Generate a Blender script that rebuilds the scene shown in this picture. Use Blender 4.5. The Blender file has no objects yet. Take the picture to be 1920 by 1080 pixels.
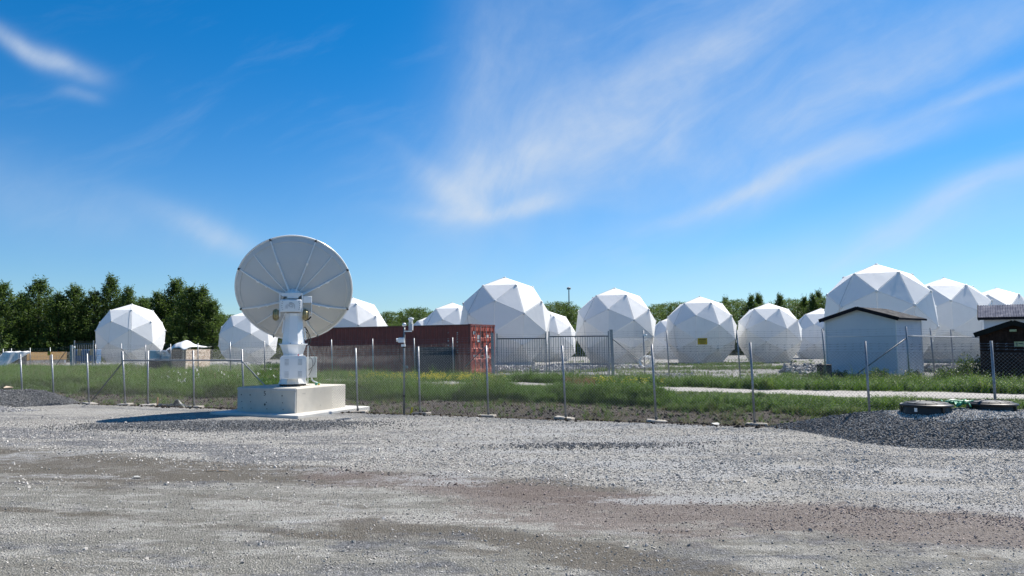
import bpy, bmesh, math, random
import numpy as np
from mathutils import Vector, Matrix, Euler, noise
from bisect import bisect_right

random.seed(7); rng = np.random.default_rng(7)
R = math.radians
scene = bpy.context.scene
col = scene.collection

# ------------------------------------------------------------------ camera
F = 1387.0; CAMZ = 1.8
pitch = math.atan(105.0 / F); roll = R(0.5)
fw = Vector((0, math.cos(pitch), math.sin(pitch)))
u0 = Vector((0, -math.sin(pitch), math.cos(pitch))); r0 = Vector((1, 0, 0))
rt = r0 * math.cos(roll) - u0 * math.sin(roll)
up = u0 * math.cos(roll) + r0 * math.sin(roll)
cd = bpy.data.cameras.new('camera'); cam = bpy.data.objects.new('camera', cd); col.objects.link(cam)
cd.sensor_width = 36; cd.lens = 36 * F / 1920; cd.clip_start = 0.05; cd.clip_end = 6000
M = Matrix((rt, up, -fw)).transposed().to_4x4(); M.translation = (0, 0, CAMZ)
cam.matrix_world = M
scene.camera = cam

# ------------------------------------------------------------------ sun, exposure
SUN_H = Vector((0.74, 0.67, 0)).normalized(); SUN_EL = R(50)
sdir = Vector((SUN_H.x * math.cos(SUN_EL), SUN_H.y * math.cos(SUN_EL), math.sin(SUN_EL)))
sl = bpy.data.lights.new('sun', 'SUN'); sl.energy = 5.0; sl.angle = R(0.53); sl.color = (1.0, 0.945, 0.86)
so = bpy.data.objects.new('sun', sl); col.objects.link(so)
so.rotation_euler = (-sdir).to_track_quat('-Z', 'Y').to_euler()
scene.view_settings.view_transform = 'Standard'; scene.view_settings.look = 'None'
scene.view_settings.exposure = 0.84; scene.view_settings.gamma = 1.0
scene.view_settings.use_curve_mapping = False
scene.render.engine = 'CYCLES'
scene.cycles.max_bounces = 6; scene.cycles.transparent_max_bounces = 8

def ray(px, py):
    return (fw * F + rt * (px - 960) + up * (540 - py)).normalized()
def P(px, py, D):
    d = ray(px, py); return Vector((0, 0, CAMZ)) + d * (D / d.y)
def G(px, py, z=0.0):
    d = ray(px, py); return Vector((0, 0, CAMZ)) + d * ((z - CAMZ) / d.z)

# ------------------------------------------------------------------ node helper
class NT:
    def __init__(s, tree): s.t = tree; s.n = tree.nodes; s.l = tree.links
    def new(s, typ, **kw):
        n = s.n.new(typ)
        for k, v in kw.items(): setattr(n, k, v)
        return n
    def set(s, sock, v):
        if v is None: return
        if isinstance(v, bpy.types.NodeSocket): s.l.new(v, sock)
        else:
            if isinstance(v, (tuple, list)) and len(v) == 3 and sock.type == 'RGBA': v = (*v, 1)
            sock.default_value = v
    def math(s, op, a, b=None, c=None, clamp=False):
        n = s.new('ShaderNodeMath', operation=op); n.use_clamp = clamp
        s.set(n.inputs[0], a); s.set(n.inputs[1], b); s.set(n.inputs[2], c); return n.outputs[0]
    def vmath(s, op, a, b=None):
        n = s.new('ShaderNodeVectorMath', operation=op); s.set(n.inputs[0], a); s.set(n.inputs[1], b)
        return n.outputs[0]
    def mix(s, f, a, b, mode='MIX'):
        n = s.new('ShaderNodeMix', data_type='RGBA', blend_type=mode); n.clamp_factor = True
        s.set(n.inputs[0], f); s.set(n.inputs[6], a); s.set(n.inputs[7], b); return n.outputs[2]
    def noise(s, vec, scale, detail=4, rough=0.55, dist=0, out=0):
        n = s.new('ShaderNodeTexNoise'); s.set(n.inputs['Vector'], vec)
        n.inputs['Scale'].default_value = scale; n.inputs['Detail'].default_value = detail
        n.inputs['Roughness'].default_value = rough; n.inputs['Distortion'].default_value = dist
        return n.outputs[out]
    def vor(s, vec, scale, feature='F1', out='Distance', rnd=1.0):
        n = s.new('ShaderNodeTexVoronoi', feature=feature); s.set(n.inputs['Vector'], vec)
        n.inputs['Scale'].default_value = scale; n.inputs['Randomness'].default_value = rnd
        return n.outputs[out]
    def ramp(s, f, stops, interp='LINEAR'):
        n = s.new('ShaderNodeValToRGB'); cr = n.color_ramp; cr.interpolation = interp
        while len(cr.elements) < len(stops): cr.elements.new(0.5)
        for e, (p, c) in zip(cr.elements, stops):
            e.position = p; e.color = (c, c, c, 1) if isinstance(c, (int, float)) else (*c, 1)
        s.set(n.inputs[0], f); return n.outputs[0]
    def mapr(s, v, a, b, c=0.0, d=1.0, smooth=True):
        n = s.new('ShaderNodeMapRange'); n.interpolation_type = 'SMOOTHSTEP' if smooth else 'LINEAR'
        for i, x in enumerate((v, a, b, c, d)): s.set(n.inputs[i], x)
        return n.outputs[0]
    def attr(s, name, typ='GEOMETRY', out='Fac'):
        n = s.new('ShaderNodeAttribute', attribute_name=name, attribute_type=typ); return n.outputs[out]
    def sep(s, v):
        n = s.new('ShaderNodeSeparateXYZ'); s.set(n.inputs[0], v); return n.outputs
    def comb(s, x, y, z):
        n = s.new('ShaderNodeCombineXYZ'); s.set(n.inputs[0], x); s.set(n.inputs[1], y); s.set(n.inputs[2], z); return n.outputs[0]
    def scl(s, v, xyz):
        return s.vmath('MULTIPLY', v, xyz)

# ------------------------------------------------------------------ world: nishita sky with high cirrus
world = bpy.data.worlds.new('World'); scene.world = world; world.use_nodes = True
w = NT(world.node_tree); w.n.clear()
sky = w.new('ShaderNodeTexSky', sky_type='NISHITA'); sky.sun_disc = False
sky.sun_elevation = SUN_EL; sky.sun_rotation = math.atan2(SUN_H.x, SUN_H.y)
sky.air_density = 1.0; sky.dust_density = 0.25; sky.ozone_density = 3.0; sky.altitude = 50
tc = w.new('ShaderNodeTexCoord'); gv = tc.outputs['Generated']
sx, sy, sz = w.sep(gv)[:3]
az = w.math('ARCTAN2', sx, sy); el = w.math('ARCSINE', sz)
ae = w.comb(az, el, 0)
warp = w.noise(ae, 3.0, 3, 0.5, out=1)
wv = w.scl(w.vmath('SUBTRACT', warp, (0.5, 0.5, 0.5)), (0.16, 0.11, 0))
ae2 = w.vmath('ADD', ae, wv)
def azel(px, py):
    d = ray(px, py); return math.atan2(d.x, d.y), math.asin(d.z)
total = None
def stroke(px, py, ang, ln, wd, inten, total):
    a0, e0 = azel(px, py)
    m = w.new('ShaderNodeMapping', vector_type='TEXTURE')
    w.set(m.inputs[0], ae2)
    m.inputs['Location'].default_value = (a0, e0, 0); m.inputs['Rotation'].default_value = (0, 0, R(ang))
    m.inputs['Scale'].default_value = (ln / F, wd / F, 1)
    vx, vy = w.sep(m.outputs[0])[:2]
    r2 = w.math('ADD', w.math('MULTIPLY', vx, vx), w.math('MULTIPLY', vy, vy))
    g = w.math('MULTIPLY', w.math('EXPONENT', w.math('MULTIPLY', r2, -1.0)), inten)
    return g if total is None else w.math('ADD', total, g)
STROKES = [(940, 388, 4, 170, 15, .40), (830, 355, -32, 110, 20, .24), (1010, 372, 14, 120, 16, .22), (900, 330, 5, 190, 55, .22), (880, 210, 80, 230, 60, .22),
           (1000, 100, 62, 330, 120, .30), (1130, 215, 25, 300, 55, .32), (1350, 110, 28, 430, 150, .42), (1100, 280, 20, 230, 60, .16),
           (1390, 350, 15, 160, 16, .50), (1600, 300, 15, 260, 26, .42), (1560, 200, 22, 380, 60, .30),
           (1790, 385, 24, 190, 26, .42), (1880, 330, 24, 150, 20, .3), (1870, 150, 17, 130, 14, .40), (1800, 60, 20, 260, 50, .22),
           (1600, 460, 8, 460, 50, .26), (1270, 250, 60, 80, 20, .14),
           (112, 112, -12, 58, 17, .75), (25, 80, -24, 50, 14, .6), (410, 425, -22, 110, 24, .42), (150, 390, -8, 300, 60, .22), (160, 175, 0, 30, 10, .3)]
for s_ in STROKES: total = stroke(*s_, total)
# fibrous streaks at two lean angles
def fib(ang, sc, seed):
    m = w.new('ShaderNodeMapping'); w.set(m.inputs[0], ae2)
    m.inputs['Rotation'].default_value = (0, 0, R(-ang)); m.inputs['Location'].default_value = (seed, seed * .7, 0)
    n1 = w.new('ShaderNodeVectorMath', operation='MULTIPLY'); w.l.new(m.outputs[0], n1.inputs[0]); n1.inputs[1].default_value = (1.0, 3.6, 1)
    return w.noise(n1.outputs[0], sc, 7, 0.62, 0.25)
f1 = fib(24, 3.6, 1.3); f2 = fib(60, 3.8, 4.1)
sel = w.mapr(az, -0.02, 0.14)
ff = w.math('ADD', w.math('MULTIPLY', f1, sel), w.math('MULTIPLY', f2, w.math('SUBTRACT', 1.0, sel)))
fine = w.noise(ae2, 22, 6, 0.6)
ff2 = w.math('ADD', w.mapr(ff, 0.24, 0.78, 0.62, 1.18), w.math('MULTIPLY', w.math('SUBTRACT', fine, 0.5), 0.6))
dens = w.math('MULTIPLY', w.math('MULTIPLY', total, ff2), 0.80)
bg = w.math('MULTIPLY', w.mapr(f1, 0.5, 0.8, 0, 0.10), 1.0)
dens = w.math('ADD', dens, bg)
dens = w.math('MULTIPLY', dens, w.mapr(sz, 0.0, 0.06))
dens = w.math('MINIMUM', w.math('MAXIMUM', dens, 0.0), 0.9)
tint = w.mix(w.mapr(sz, 0.0, 0.42), (0.62, 0.80, 0.98), (0.26, 0.68, 0.98))
skyc = w.mix(1.0, sky.outputs[0], tint, 'MULTIPLY')
hs = w.new('ShaderNodeHueSaturation'); hs.inputs['Saturation'].default_value = 1.08; w.l.new(skyc, hs.inputs['Color'])
cc = w.mix(dens, hs.outputs[0], (4.9, 5.6, 6.5))
bgn = w.new('ShaderNodeBackground'); w.l.new(cc, bgn.inputs[0]); bgn.inputs[1].default_value = 0.074
wo = w.new('ShaderNodeOutputWorld'); w.l.new(bgn.outputs[0], wo.inputs[0])

# ------------------------------------------------------------------ materials
MATS = {}
def newmat(name):
    m = bpy.data.materials.new(name); m.use_nodes = True; t = NT(m.node_tree); t.n.clear()
    o = t.new('ShaderNodeOutputMaterial'); b = t.new('ShaderNodeBsdfPrincipled'); t.l.new(b.outputs[0], o.inputs[0])
    t.b = b; t.o = o; t.g = t.new('ShaderNodeNewGeometry').outputs['Position']; t.oc = t.new('ShaderNodeTexCoord').outputs['Object']
    MATS[name] = m; return m, t
def bump(t, h, strength, dist):
    n = t.new('ShaderNodeBump'); n.inputs['Strength'].default_value = strength; n.inputs['Distance'].default_value = dist
    t.set(n.inputs['Height'], h); t.l.new(n.outputs[0], t.b.inputs['Normal'])
def simple(name, c, rough=0.6, metal=0.0, var=0.12, scale=3.0, bmp=0.0, c2=None):
    m, t = newmat(name)
    n = t.noise(t.g, scale, 6, 0.6)
    c2 = c2 or tuple(x * (1 - 2.2 * var) for x in c)
    t.set(t.b.inputs['Base Color'], t.mix(t.mapr(n, 0.3, 0.7), c, c2))
    t.set(t.b.inputs['Roughness'], t.mapr(n, 0.3, 0.7, rough * .85, min(1, rough * 1.15))); t.b.inputs['Metallic'].default_value = metal
    if bmp: bump(t, t.noise(t.g, scale * 12, 5), bmp, 0.01)
    return m

def gravel_mat(name, base, dark, big=26.0, masks=True, contrast=1.0):
    m, t = newmat(name)
    v1 = t.vor(t.g, big, out='Color'); v1f = t.sep(v1)[0]
    v2 = t.sep(t.vor(t.g, big * 2.7, out='Color'))[1]
    edge = t.vor(t.g, big, 'DISTANCE_TO_EDGE'); edge2 = t.vor(t.g, big * 2.7, 'DISTANCE_TO_EDGE')
    tone = t.math('ADD', t.math('MULTIPLY', v1f, 0.6), t.math('MULTIPLY', v2, 0.4))
    c = t.mix(t.mapr(tone, 0.15, 0.9), tuple(x * .50 for x in base), tuple(min(1, x * 1.42) for x in base))
    lo = t.noise(t.g, 0.35, 5, 0.6); lo2 = t.noise(t.scl(t.g, (0.35, 1.3, 1)), 0.9, 5, 0.62)
    c = t.mix(t.mapr(lo, 0.42, 0.68, 0, 0.55), c, t.mix(tone, dark, tuple(x * 1.9 for x in dark)))
    c = t.mix(t.mapr(lo2, 0.5, 0.7, 0, 0.35), c, tuple(min(1, x * 1.12) for x in base))
    if masks:
        dirt = t.attr('dirt'); red = t.attr('red'); pale = t.attr('pale'); dark_at = t.attr('toned')
        grain = t.noise(t.g, 30, 5, 0.7); gr2 = t.noise(t.g, 5, 6, .65)
        brk = t.math('ADD', t.math('MULTIPLY', t.math('SUBTRACT', gr2, 0.5), 1.2), t.math('MULTIPLY', t.math('SUBTRACT', grain, .5), .9))
        hf = t.noise(t.scl(t.g, (.8, 2.2, 1)), 2.0, 8, .7)
        brk = t.math('ADD', brk, t.math('MULTIPLY', t.math('SUBTRACT', hf, .5), 1.3))
        def am(a, x): return t.mapr(t.math('ADD', a, t.math('MULTIPLY', brk, t.mapr(a, 0, 0.25))), 0.22, 0.8, 0, x)
        c = t.mix(t.mapr(t.math('ADD', t.attr('fines'), t.math('MULTIPLY', brk, .35)), .25, .75, 0, .82), c, t.mix(t.mapr(grain, .3, .7), (.15, .148, .122), (.36, .348, .305)))
        pn_ = t.noise(t.scl(t.g, (1.0, 2.0, 1)), 1.15, 9, .66, .4); pn2 = t.noise(t.scl(t.g, (.8, 2.6, 1)), 2.4, 8, .68)
        streak = t.math('MULTIPLY', t.mapr(t.math('ADD', t.math('MULTIPLY', pn_, .6), t.math('MULTIPLY', pn2, .4)), .49, .575), t.mapr(pale, .0, .5))
        c = t.mix(t.mapr(t.math('ADD', t.math('MULTIPLY', pn2, .6), t.math('MULTIPLY', grain, .4)), .5, .36, 0, .5), c, (.13, .125, .11))
        c = t.mix(t.math('MULTIPLY', streak, .85), c, t.mix(grain, (.36, .35, .32), (.56, .545, .50)))
        c = t.mix(am(dirt, .85), c, t.mix(t.mapr(grain, .3, .7), (.078, .066, .048), (.21, .182, .145)))
        c = t.mix(am(red, .7), c, t.mix(t.mapr(grain, .3, .7), (.125, .09, .078), (.31, .25, .225)))
        c = t.mix(am(dark_at, .8), c, t.mix(t.mapr(tone, .2, .8), (.075, .08, .09), (.24, .245, .265)))
        c = t.mix(am(t.attr('white'), .8), c, t.mix(grain, (.36, .36, .36), (.62, .62, .61)))
        c = t.mix(am(t.attr('grassy'), .9), c, t.mix(grain, (.03, .045, .014), (.075, .10, .03)))
    c = t.mix(t.mapr(edge, 0.0, 0.10, 0.55, 0), c, tuple(x * .35 for x in dark))
    t.set(t.b.inputs['Base Color'], c); t.b.inputs['Roughness'].default_value = 0.92
    t.b.inputs['Specular IOR Level'].default_value = 0.25
    h = t.math('ADD', t.mapr(edge, 0, .35, 0, 1), t.math('ADD', t.math('MULTIPLY', t.mapr(edge2, 0, .3, 0, 1), .45), t.math('MULTIPLY', v1f, .9)))
    bump(t, h, 0.85 * contrast, 0.022)
    return m
gravel_mat('gravel', (.50, .48, .44), (.24, .228, .205), 38)
gravel_mat('gravel_dark', (.17, .172, .175), (.09, .095, .105), 34, masks=False, contrast=1.1)
gravel_mat('gravel_light', (.33, .33, .34), (.17, .17, .18), 34, masks=False)
gravel_mat('compound', (.30, .295, .285), (.15, .145, .135), 14)
# stones
def stone_mat(name, lo, hi, tintc=None):
    m, t = newmat(name)
    ti = t.attr('tint', 'INSTANCER'); n = t.noise(t.oc, 3, 4)
    c = t.mix(ti, lo, hi)
    if tintc:
        c = t.mix(t.attr('rd', 'INSTANCER'), c, t.mix(ti, *tintc))
    c = t.mix(t.mapr(n, .35, .7, 0, .35), c, lo)
    t.set(t.b.inputs['Base Color'], c); t.b.inputs['Roughness'].default_value = .88; t.b.inputs['Specular IOR Level'].default_value = .3
    return m
stone_mat('stone', (.25, .238, .215), (.68, .65, .60), ((.15, .11, .095), (.42, .34, .31)))
stone_mat('stone_dark', (.075, .075, .075), (.33, .33, .325))
stone_mat('stone_rubble', (.16, .155, .15), (.55, .54, .52))

# soil
m, t = newmat('soil')
n1 = t.noise(t.g, 1.3, 8, .65); n2 = t.noise(t.g, 14, 6, .7); v = t.vor(t.g, 22)
c = t.mix(t.mapr(n1, .35, .65), (.026, .019, .014), (.060, .047, .036))
c = t.mix(t.mapr(n2, .58, .70, 0, .8), c, (.10, .08, .058)); c = t.mix(t.mapr(n2, .25, .4, .7, 0), c, (.022, .017, .013))
c = t.mix(t.mapr(t.noise(t.g, 2.1, 5), .6, .7, 0, .6), c, (.09, .05, .028))
t.set(t.b.inputs['Base Color'], c); t.b.inputs['Roughness'].default_value = .95
bump(t, t.math('ADD', n2, t.math('MULTIPLY', v, .5)), .9, .06)
# grass ground
m, t = newmat('turf')
n1 = t.noise(t.g, .5, 6, .6); n2 = t.noise(t.g, 12, 6, .7)
c = t.mix(t.mapr(n1, .35, .65), (.035, .060, .016), (.075, .095, .032)); c = t.mix(t.mapr(n2, .5, .75, 0, .7), c, (.11, .10, .05))
t.set(t.b.inputs['Base Color'], c); t.b.inputs['Roughness'].default_value = .95; bump(t, n2, .8, .08)
# path
m, t = newmat('path')
n1 = t.noise(t.scl(t.g, (.5, .9, 1)), .9, 6, .6); n2 = t.noise(t.g, 40, 5, .7)
c = t.mix(t.mapr(n1, .3, .7), (.36, .34, .315), (.27, .255, .235)); c = t.mix(t.mapr(n2, .4, .7, 0, .4), c, (.16, .15, .14))
t.set(t.b.inputs['Base Color'], c); t.b.inputs['Roughness'].default_value = .93; bump(t, n2, .5, .012)

# dome fabric
m, t = newmat('dome_panel')
oi = t.new('ShaderNodeObjectInfo'); n1 = t.noise(t.g, .9, 6, .6); n2 = t.noise(t.scl(t.g, (3, 3, .35)), 1.2, 6, .65)
c = t.mix(oi.outputs['Random'], (.88, .88, .865), (.83, .83, .82)); c = t.mix(t.mapr(n1, .45, .7, 0, .3), c, (.75, .75, .735))
c = t.mix(t.mapr(n2, .55, .75, 0, .30), c, (.60, .60, .575))
t.set(t.b.inputs['Base Color'], c); t.b.inputs['Roughness'].default_value = .5; t.b.inputs['Specular IOR Level'].default_value = .35
bump(t, t.noise(t.g, .6, 3), .25, .12)
tr = t.new('ShaderNodeBsdfTranslucent'); t.set(tr.inputs[0], (.86, .85, .82)); ms = t.new('ShaderNodeMixShader'); ms.inputs[0].default_value = .17
t.l.new(t.b.outputs[0], ms.inputs[1]); t.l.new(tr.outputs[0], ms.inputs[2]); t.l.new(ms.outputs[0], t.o.inputs[0])
simple('dome_cap', (.78, .77, .73), .55)
simple('dome_base', (.55, .54, .51), .8, var=.15)
simple('rope', (.45, .46, .47), .6)
# painted metal
m, t = newmat('white_paint')
n1 = t.noise(t.g, 2.2, 6, .6); st = t.noise(t.scl(t.g, (9, 9, .8)), 1.5, 6, .7)
c = t.mix(t.mapr(n1, .4, .7, 0, .5), (.85, .85, .84), (.78, .78, .775)); c = t.mix(t.mapr(st, .60, .78, 0, .35), c, (.52, .50, .45))
t.set(t.b.inputs['Base Color'], c); t.set(t.b.inputs['Roughness'], t.mapr(n1, .3, .7, .28, .48))
m, t = newmat('dish_shade')  # white darkened in colour, so the ribs read as sunlit against it
n1 = t.noise(t.g, 1.6, 6, .6); st = t.noise(t.scl(t.g, (6, 6, .9)), 1.5, 6, .7)
c = t.mix(t.mapr(n1, .4, .7, 0, .5), (.60, .60, .59), (.55, .55, .54)); c = t.mix(t.mapr(st, .62, .8, 0, .3), c, (.47, .46, .43))
t.set(t.b.inputs['Base Color'], c); t.set(t.b.inputs['Roughness'], t.mapr(n1, .3, .7, .38, .6))
simple('grey_box', (.60, .62, .60), .5)
simple('brass', (.52, .43, .22), .42, .35, var=.2, scale=18)
simple('dark_metal', (.05, .05, .055), .5)
simple('black_rubber', (.02, .02, .021), .6)
simple('louver', (.42, .43, .44), .5)
simple('beacon_red', (.55, .04, .03), .4)
m, t = newmat('galvanised')
n1 = t.noise(t.g, 22, 5, .6); v = t.sep(t.vor(t.g, 40, out='Color'))[0]
c = t.mix(t.mapr(n1, .3, .7), (.32, .335, .35), (.21, .22, .235)); c = t.mix(t.math('MULTIPLY', v, .35), c, (.42, .44, .46))
t.set(t.b.inputs['Base Color'], c); t.b.inputs['Metallic'].default_value = .55; t.set(t.b.inputs['Roughness'], t.mapr(n1, .3, .7, .38, .6))
simple('wire', (.24, .25, .26), .5, .2, scale=30)
simple('dark_galv', (.15, .16, .17), .55, .4, scale=15)
# concrete
def concrete(name, a, b_, dk):
    m, t = newmat(name)
    n1 = t.noise(t.g, 1.1, 7, .62); n2 = t.noise(t.g, 30, 5, .7); st = t.noise(t.scl(t.g, (5, 5, .5)), 1.2, 6, .65)
    c = t.mix(t.mapr(n1, .35, .65), a, b_); c = t.mix(t.mapr(st, .55, .75, 0, .4), c, dk); c = t.mix(t.mapr(n2, .62, .75, 0, .45), c, dk)
    pits = t.mapr(t.vor(t.g, 16), .05, .10, .7, 0); gate = t.mapr(t.noise(t.g, 9, 2), .55, .6)
    c = t.mix(t.math('MULTIPLY', pits, gate), c, (.12, .11, .10))
    t.set(t.b.inputs['Base Color'], c); t.b.inputs['Roughness'].default_value = .85; bump(t, n2, .35, .006); return m
concrete('concrete', (.58, .54, .465), (.49, .455, .39), (.38, .35, .30))
concrete('concrete_lip', (.55, .53, .49), (.47, .45, .41), (.34, .32, .29))
concrete('concrete_slab', (.62, .60, .56), (.52, .50, .46), (.36, .34, .30))
concrete('foot', (.40, .37, .32), (.28, .25, .21), (.15, .12, .09))
# container
def painted_rust(name, a, b_, rust, chips, amt=.65):
    m, t = newmat(name)
    n1 = t.noise(t.g, .9, 7, .6); n2 = t.noise(t.g, 7, 8, .72); st = t.noise(t.scl(t.g, (4, 4, .4)), 1.5, 6, .7)
    c = t.mix(t.mapr(n1, .35, .65), a, b_); c = t.mix(t.mapr(st, .5, .72, 0, .5), c, rust)
    c = t.mix(t.mapr(n2, amt, amt + .05, 0, .8), c, chips)
    t.set(t.b.inputs['Base Color'], c); t.b.inputs['Roughness'].default_value = .55; return m
painted_rust('container_red', (.30, .058, .042), (.22, .044, .035), (.11, .03, .022), (.13, .075, .05), .70)
painted_rust('container_door', (.44, .085, .05), (.34, .065, .04), (.22, .07, .04), (.42, .30, .24), .62)
painted_rust('container_frame', (.20, .045, .035), (.15, .03, .025), (.09, .03, .02), (.28, .17, .12), .60)
simple('lock_rod', (.50, .42, .38), .5, .2, var=.2, scale=10)
simple('print_white', (.62, .60, .57), .6)
simple('print_dark', (.035, .032, .03), .7)
simple('yellow_sign', (.62, .40, .02), .5)
simple('yellow', (.75, .58, .03), .5)
simple('orange', (.62, .11, .03), .5)
simple('green_pipe', (.05, .32, .20), .5)
simple('green_net', (.03, .28, .17), .6)
# osb
m, t = newmat('osb')
v = t.vor(t.scl(t.oc, (1, 1, 1.6)), 9, out='Color'); vv = t.sep(v)[0]; n = t.noise(t.g, 20, 5)
c = t.ramp(vv, [(0, (.32, .20, .13)), (.35, (.50, .38, .28)), (.7, (.62, .50, .39)), (1, (.72, .62, .51))])
c = t.mix(t.mapr(n, .5, .8, 0, .4), c, (.28, .16, .09)); t.set(t.b.inputs['Base Color'], c); t.b.inputs['Roughness'].default_value = .8
m, t = newmat('board_orange')
n = t.noise(t.scl(t.oc, (1, 1, 7)), 4, 6); c = t.mix(t.mapr(n, .35, .65), (.80, .44, .13), (.70, .34, .08))
t.set(t.b.inputs['Base Color'], c); t.b.inputs['Roughness'].default_value = .7
simple('tarp_white', (.76, .77, .77), .45, var=.08)
simple('tarp_dark', (.022, .032, .028), .45, var=.2, scale=9)
simple('dark_board', (.055, .048, .046), .7)
simple('cabinet_grey', (.68, .71, .76), .45)
simple('blue_wrap', (.05, .13, .26), .45, c2=(.03, .08, .17)); simple('tan_wood', (.34, .25, .12), .75)
simple('navy_sheet', (.018, .022, .034), .4)
m, t = newmat('kiosk_wall')
n1 = t.noise(t.g, 1.2, 6, .6); st = t.noise(t.scl(t.g, (5, 5, .5)), 1.5, 6, .7)
c = t.mix(t.mapr(n1, .4, .7, 0, .5), (.56, .60, .65), (.49, .53, .58)); c = t.mix(t.mapr(st, .6, .8, 0, .35), c, (.36, .38, .39))
t.set(t.b.inputs['Base Color'], c); t.b.inputs['Roughness'].default_value = .75; bump(t, t.noise(t.g, 60, 4), .3, .005)
simple('roof_black', (.016, .016, .021), .85); simple('roof_blue', (.026, .042, .10), .75)
simple('shed_brown', (.060, .026, .020), .65, var=.2, scale=6); simple('trim_dark', (.018, .014, .013), .6)
simple('lamp_glass', (.60, .52, .28), .3); simple('bark', (.10, .085, .07), .9, var=.25, scale=5)
simple('black_plastic', (.012, .013, .014), .5, var=.15); simple('rock_beige', (.45, .36, .26), .85); simple('rock_pale', (.55, .54, .50), .85)
simple('old_wood', (.42, .32, .22), .8); simple('stake', (.45, .25, .12), .8); simple('mast_grey', (.35, .37, .40), .5)

def leaf_mat(name, a, b_, hi, trans=.35, inst=False):
    m, t = newmat(name)
    at = t.attr('tint'); oi = t.new('ShaderNodeObjectInfo')
    if inst: at = t.attr('tint', 'INSTANCER')
    c = t.mix(at, a, b_); c = t.mix(t.mapr(at, .82, 1.0, 0, .8), c, hi)
    if not inst: c = t.mix(t.math('MULTIPLY', oi.outputs['Random'], .45), c, tuple(x * .6 for x in b_))
    t.set(t.b.inputs['Base Color'], c); t.b.inputs['Roughness'].default_value = .55; t.b.inputs['Specular IOR Level'].default_value = .3
    tr = t.new('ShaderNodeBsdfTranslucent'); t.set(tr.inputs[0], t.mix(.5, c, (.10, .15, .02)))
    ms = t.new('ShaderNodeMixShader'); ms.inputs[0].default_value = trans
    t.l.new(t.b.outputs[0], ms.inputs[1]); t.l.new(tr.outputs[0], ms.inputs[2]); t.l.new(ms.outputs[0], t.o.inputs[0]); return m
leaf_mat('leaves', (.040, .080, .018), (.12, .185, .045), (.20, .26, .09), .50)
leaf_mat('leaves_dark', (.012, .026, .012), (.034, .058, .024), (.06, .085, .04), .2)
leaf_mat('bush_leaf', (.035, .07, .015), (.08, .14, .03), (.13, .18, .05), .35)
leaf_mat('grass', (.050, .115, .012), (.115, .23, .022), (.26, .28, .07), .48, True)
leaf_mat('grass_dry', (.12, .10, .045), (.24, .20, .11), (.35, .30, .18), .4, True)
leaf_mat('rust_weed', (.14, .05, .02), (.26, .10, .04), (.3, .14, .06), .3, True)
leaf_mat('petal', (.62, .48, .02), (.80, .66, .04), (.85, .75, .10), .2, True)

for n_ in ('roof_black', 'roof_blue', 'trim_dark', 'shed_brown'): MATS[n_].node_tree.nodes['Principled BSDF'].inputs['Specular IOR Level'].default_value = .15

# ------------------------------------------------------------------ object helpers
def tag(o, label=None, cat=None, group=None, kind=None):
    if label: o['label'] = label
    if cat: o['category'] = cat
    if group: o['group'] = group
    if kind: o['kind'] = kind
    return o
def empty(name, loc=(0, 0, 0), rz=0.0, label=None, cat=None, group=None):
    o = bpy.data.objects.new(name, None); o.location = loc; o.rotation_euler = (0, 0, rz); col.objects.link(o)
    o.empty_display_size = .2
    return tag(o, label, cat, group)
def link(name, mesh, parent=None, mw=None):
    o = bpy.data.objects.new(name, mesh); col.objects.link(o)
    if parent: o.parent = parent
    if mw is not None: o.matrix_basis = mw
    return o
def mcopy(o, parent):
    c = o.copy(); col.objects.link(c); c.parent = parent; return c
def copy_tree(o, parent=None):
    c = mcopy(o, parent)
    for ch in [x for x in list(bpy.data.objects) if x.parent == o]: copy_tree(ch, c)
    return c

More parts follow.
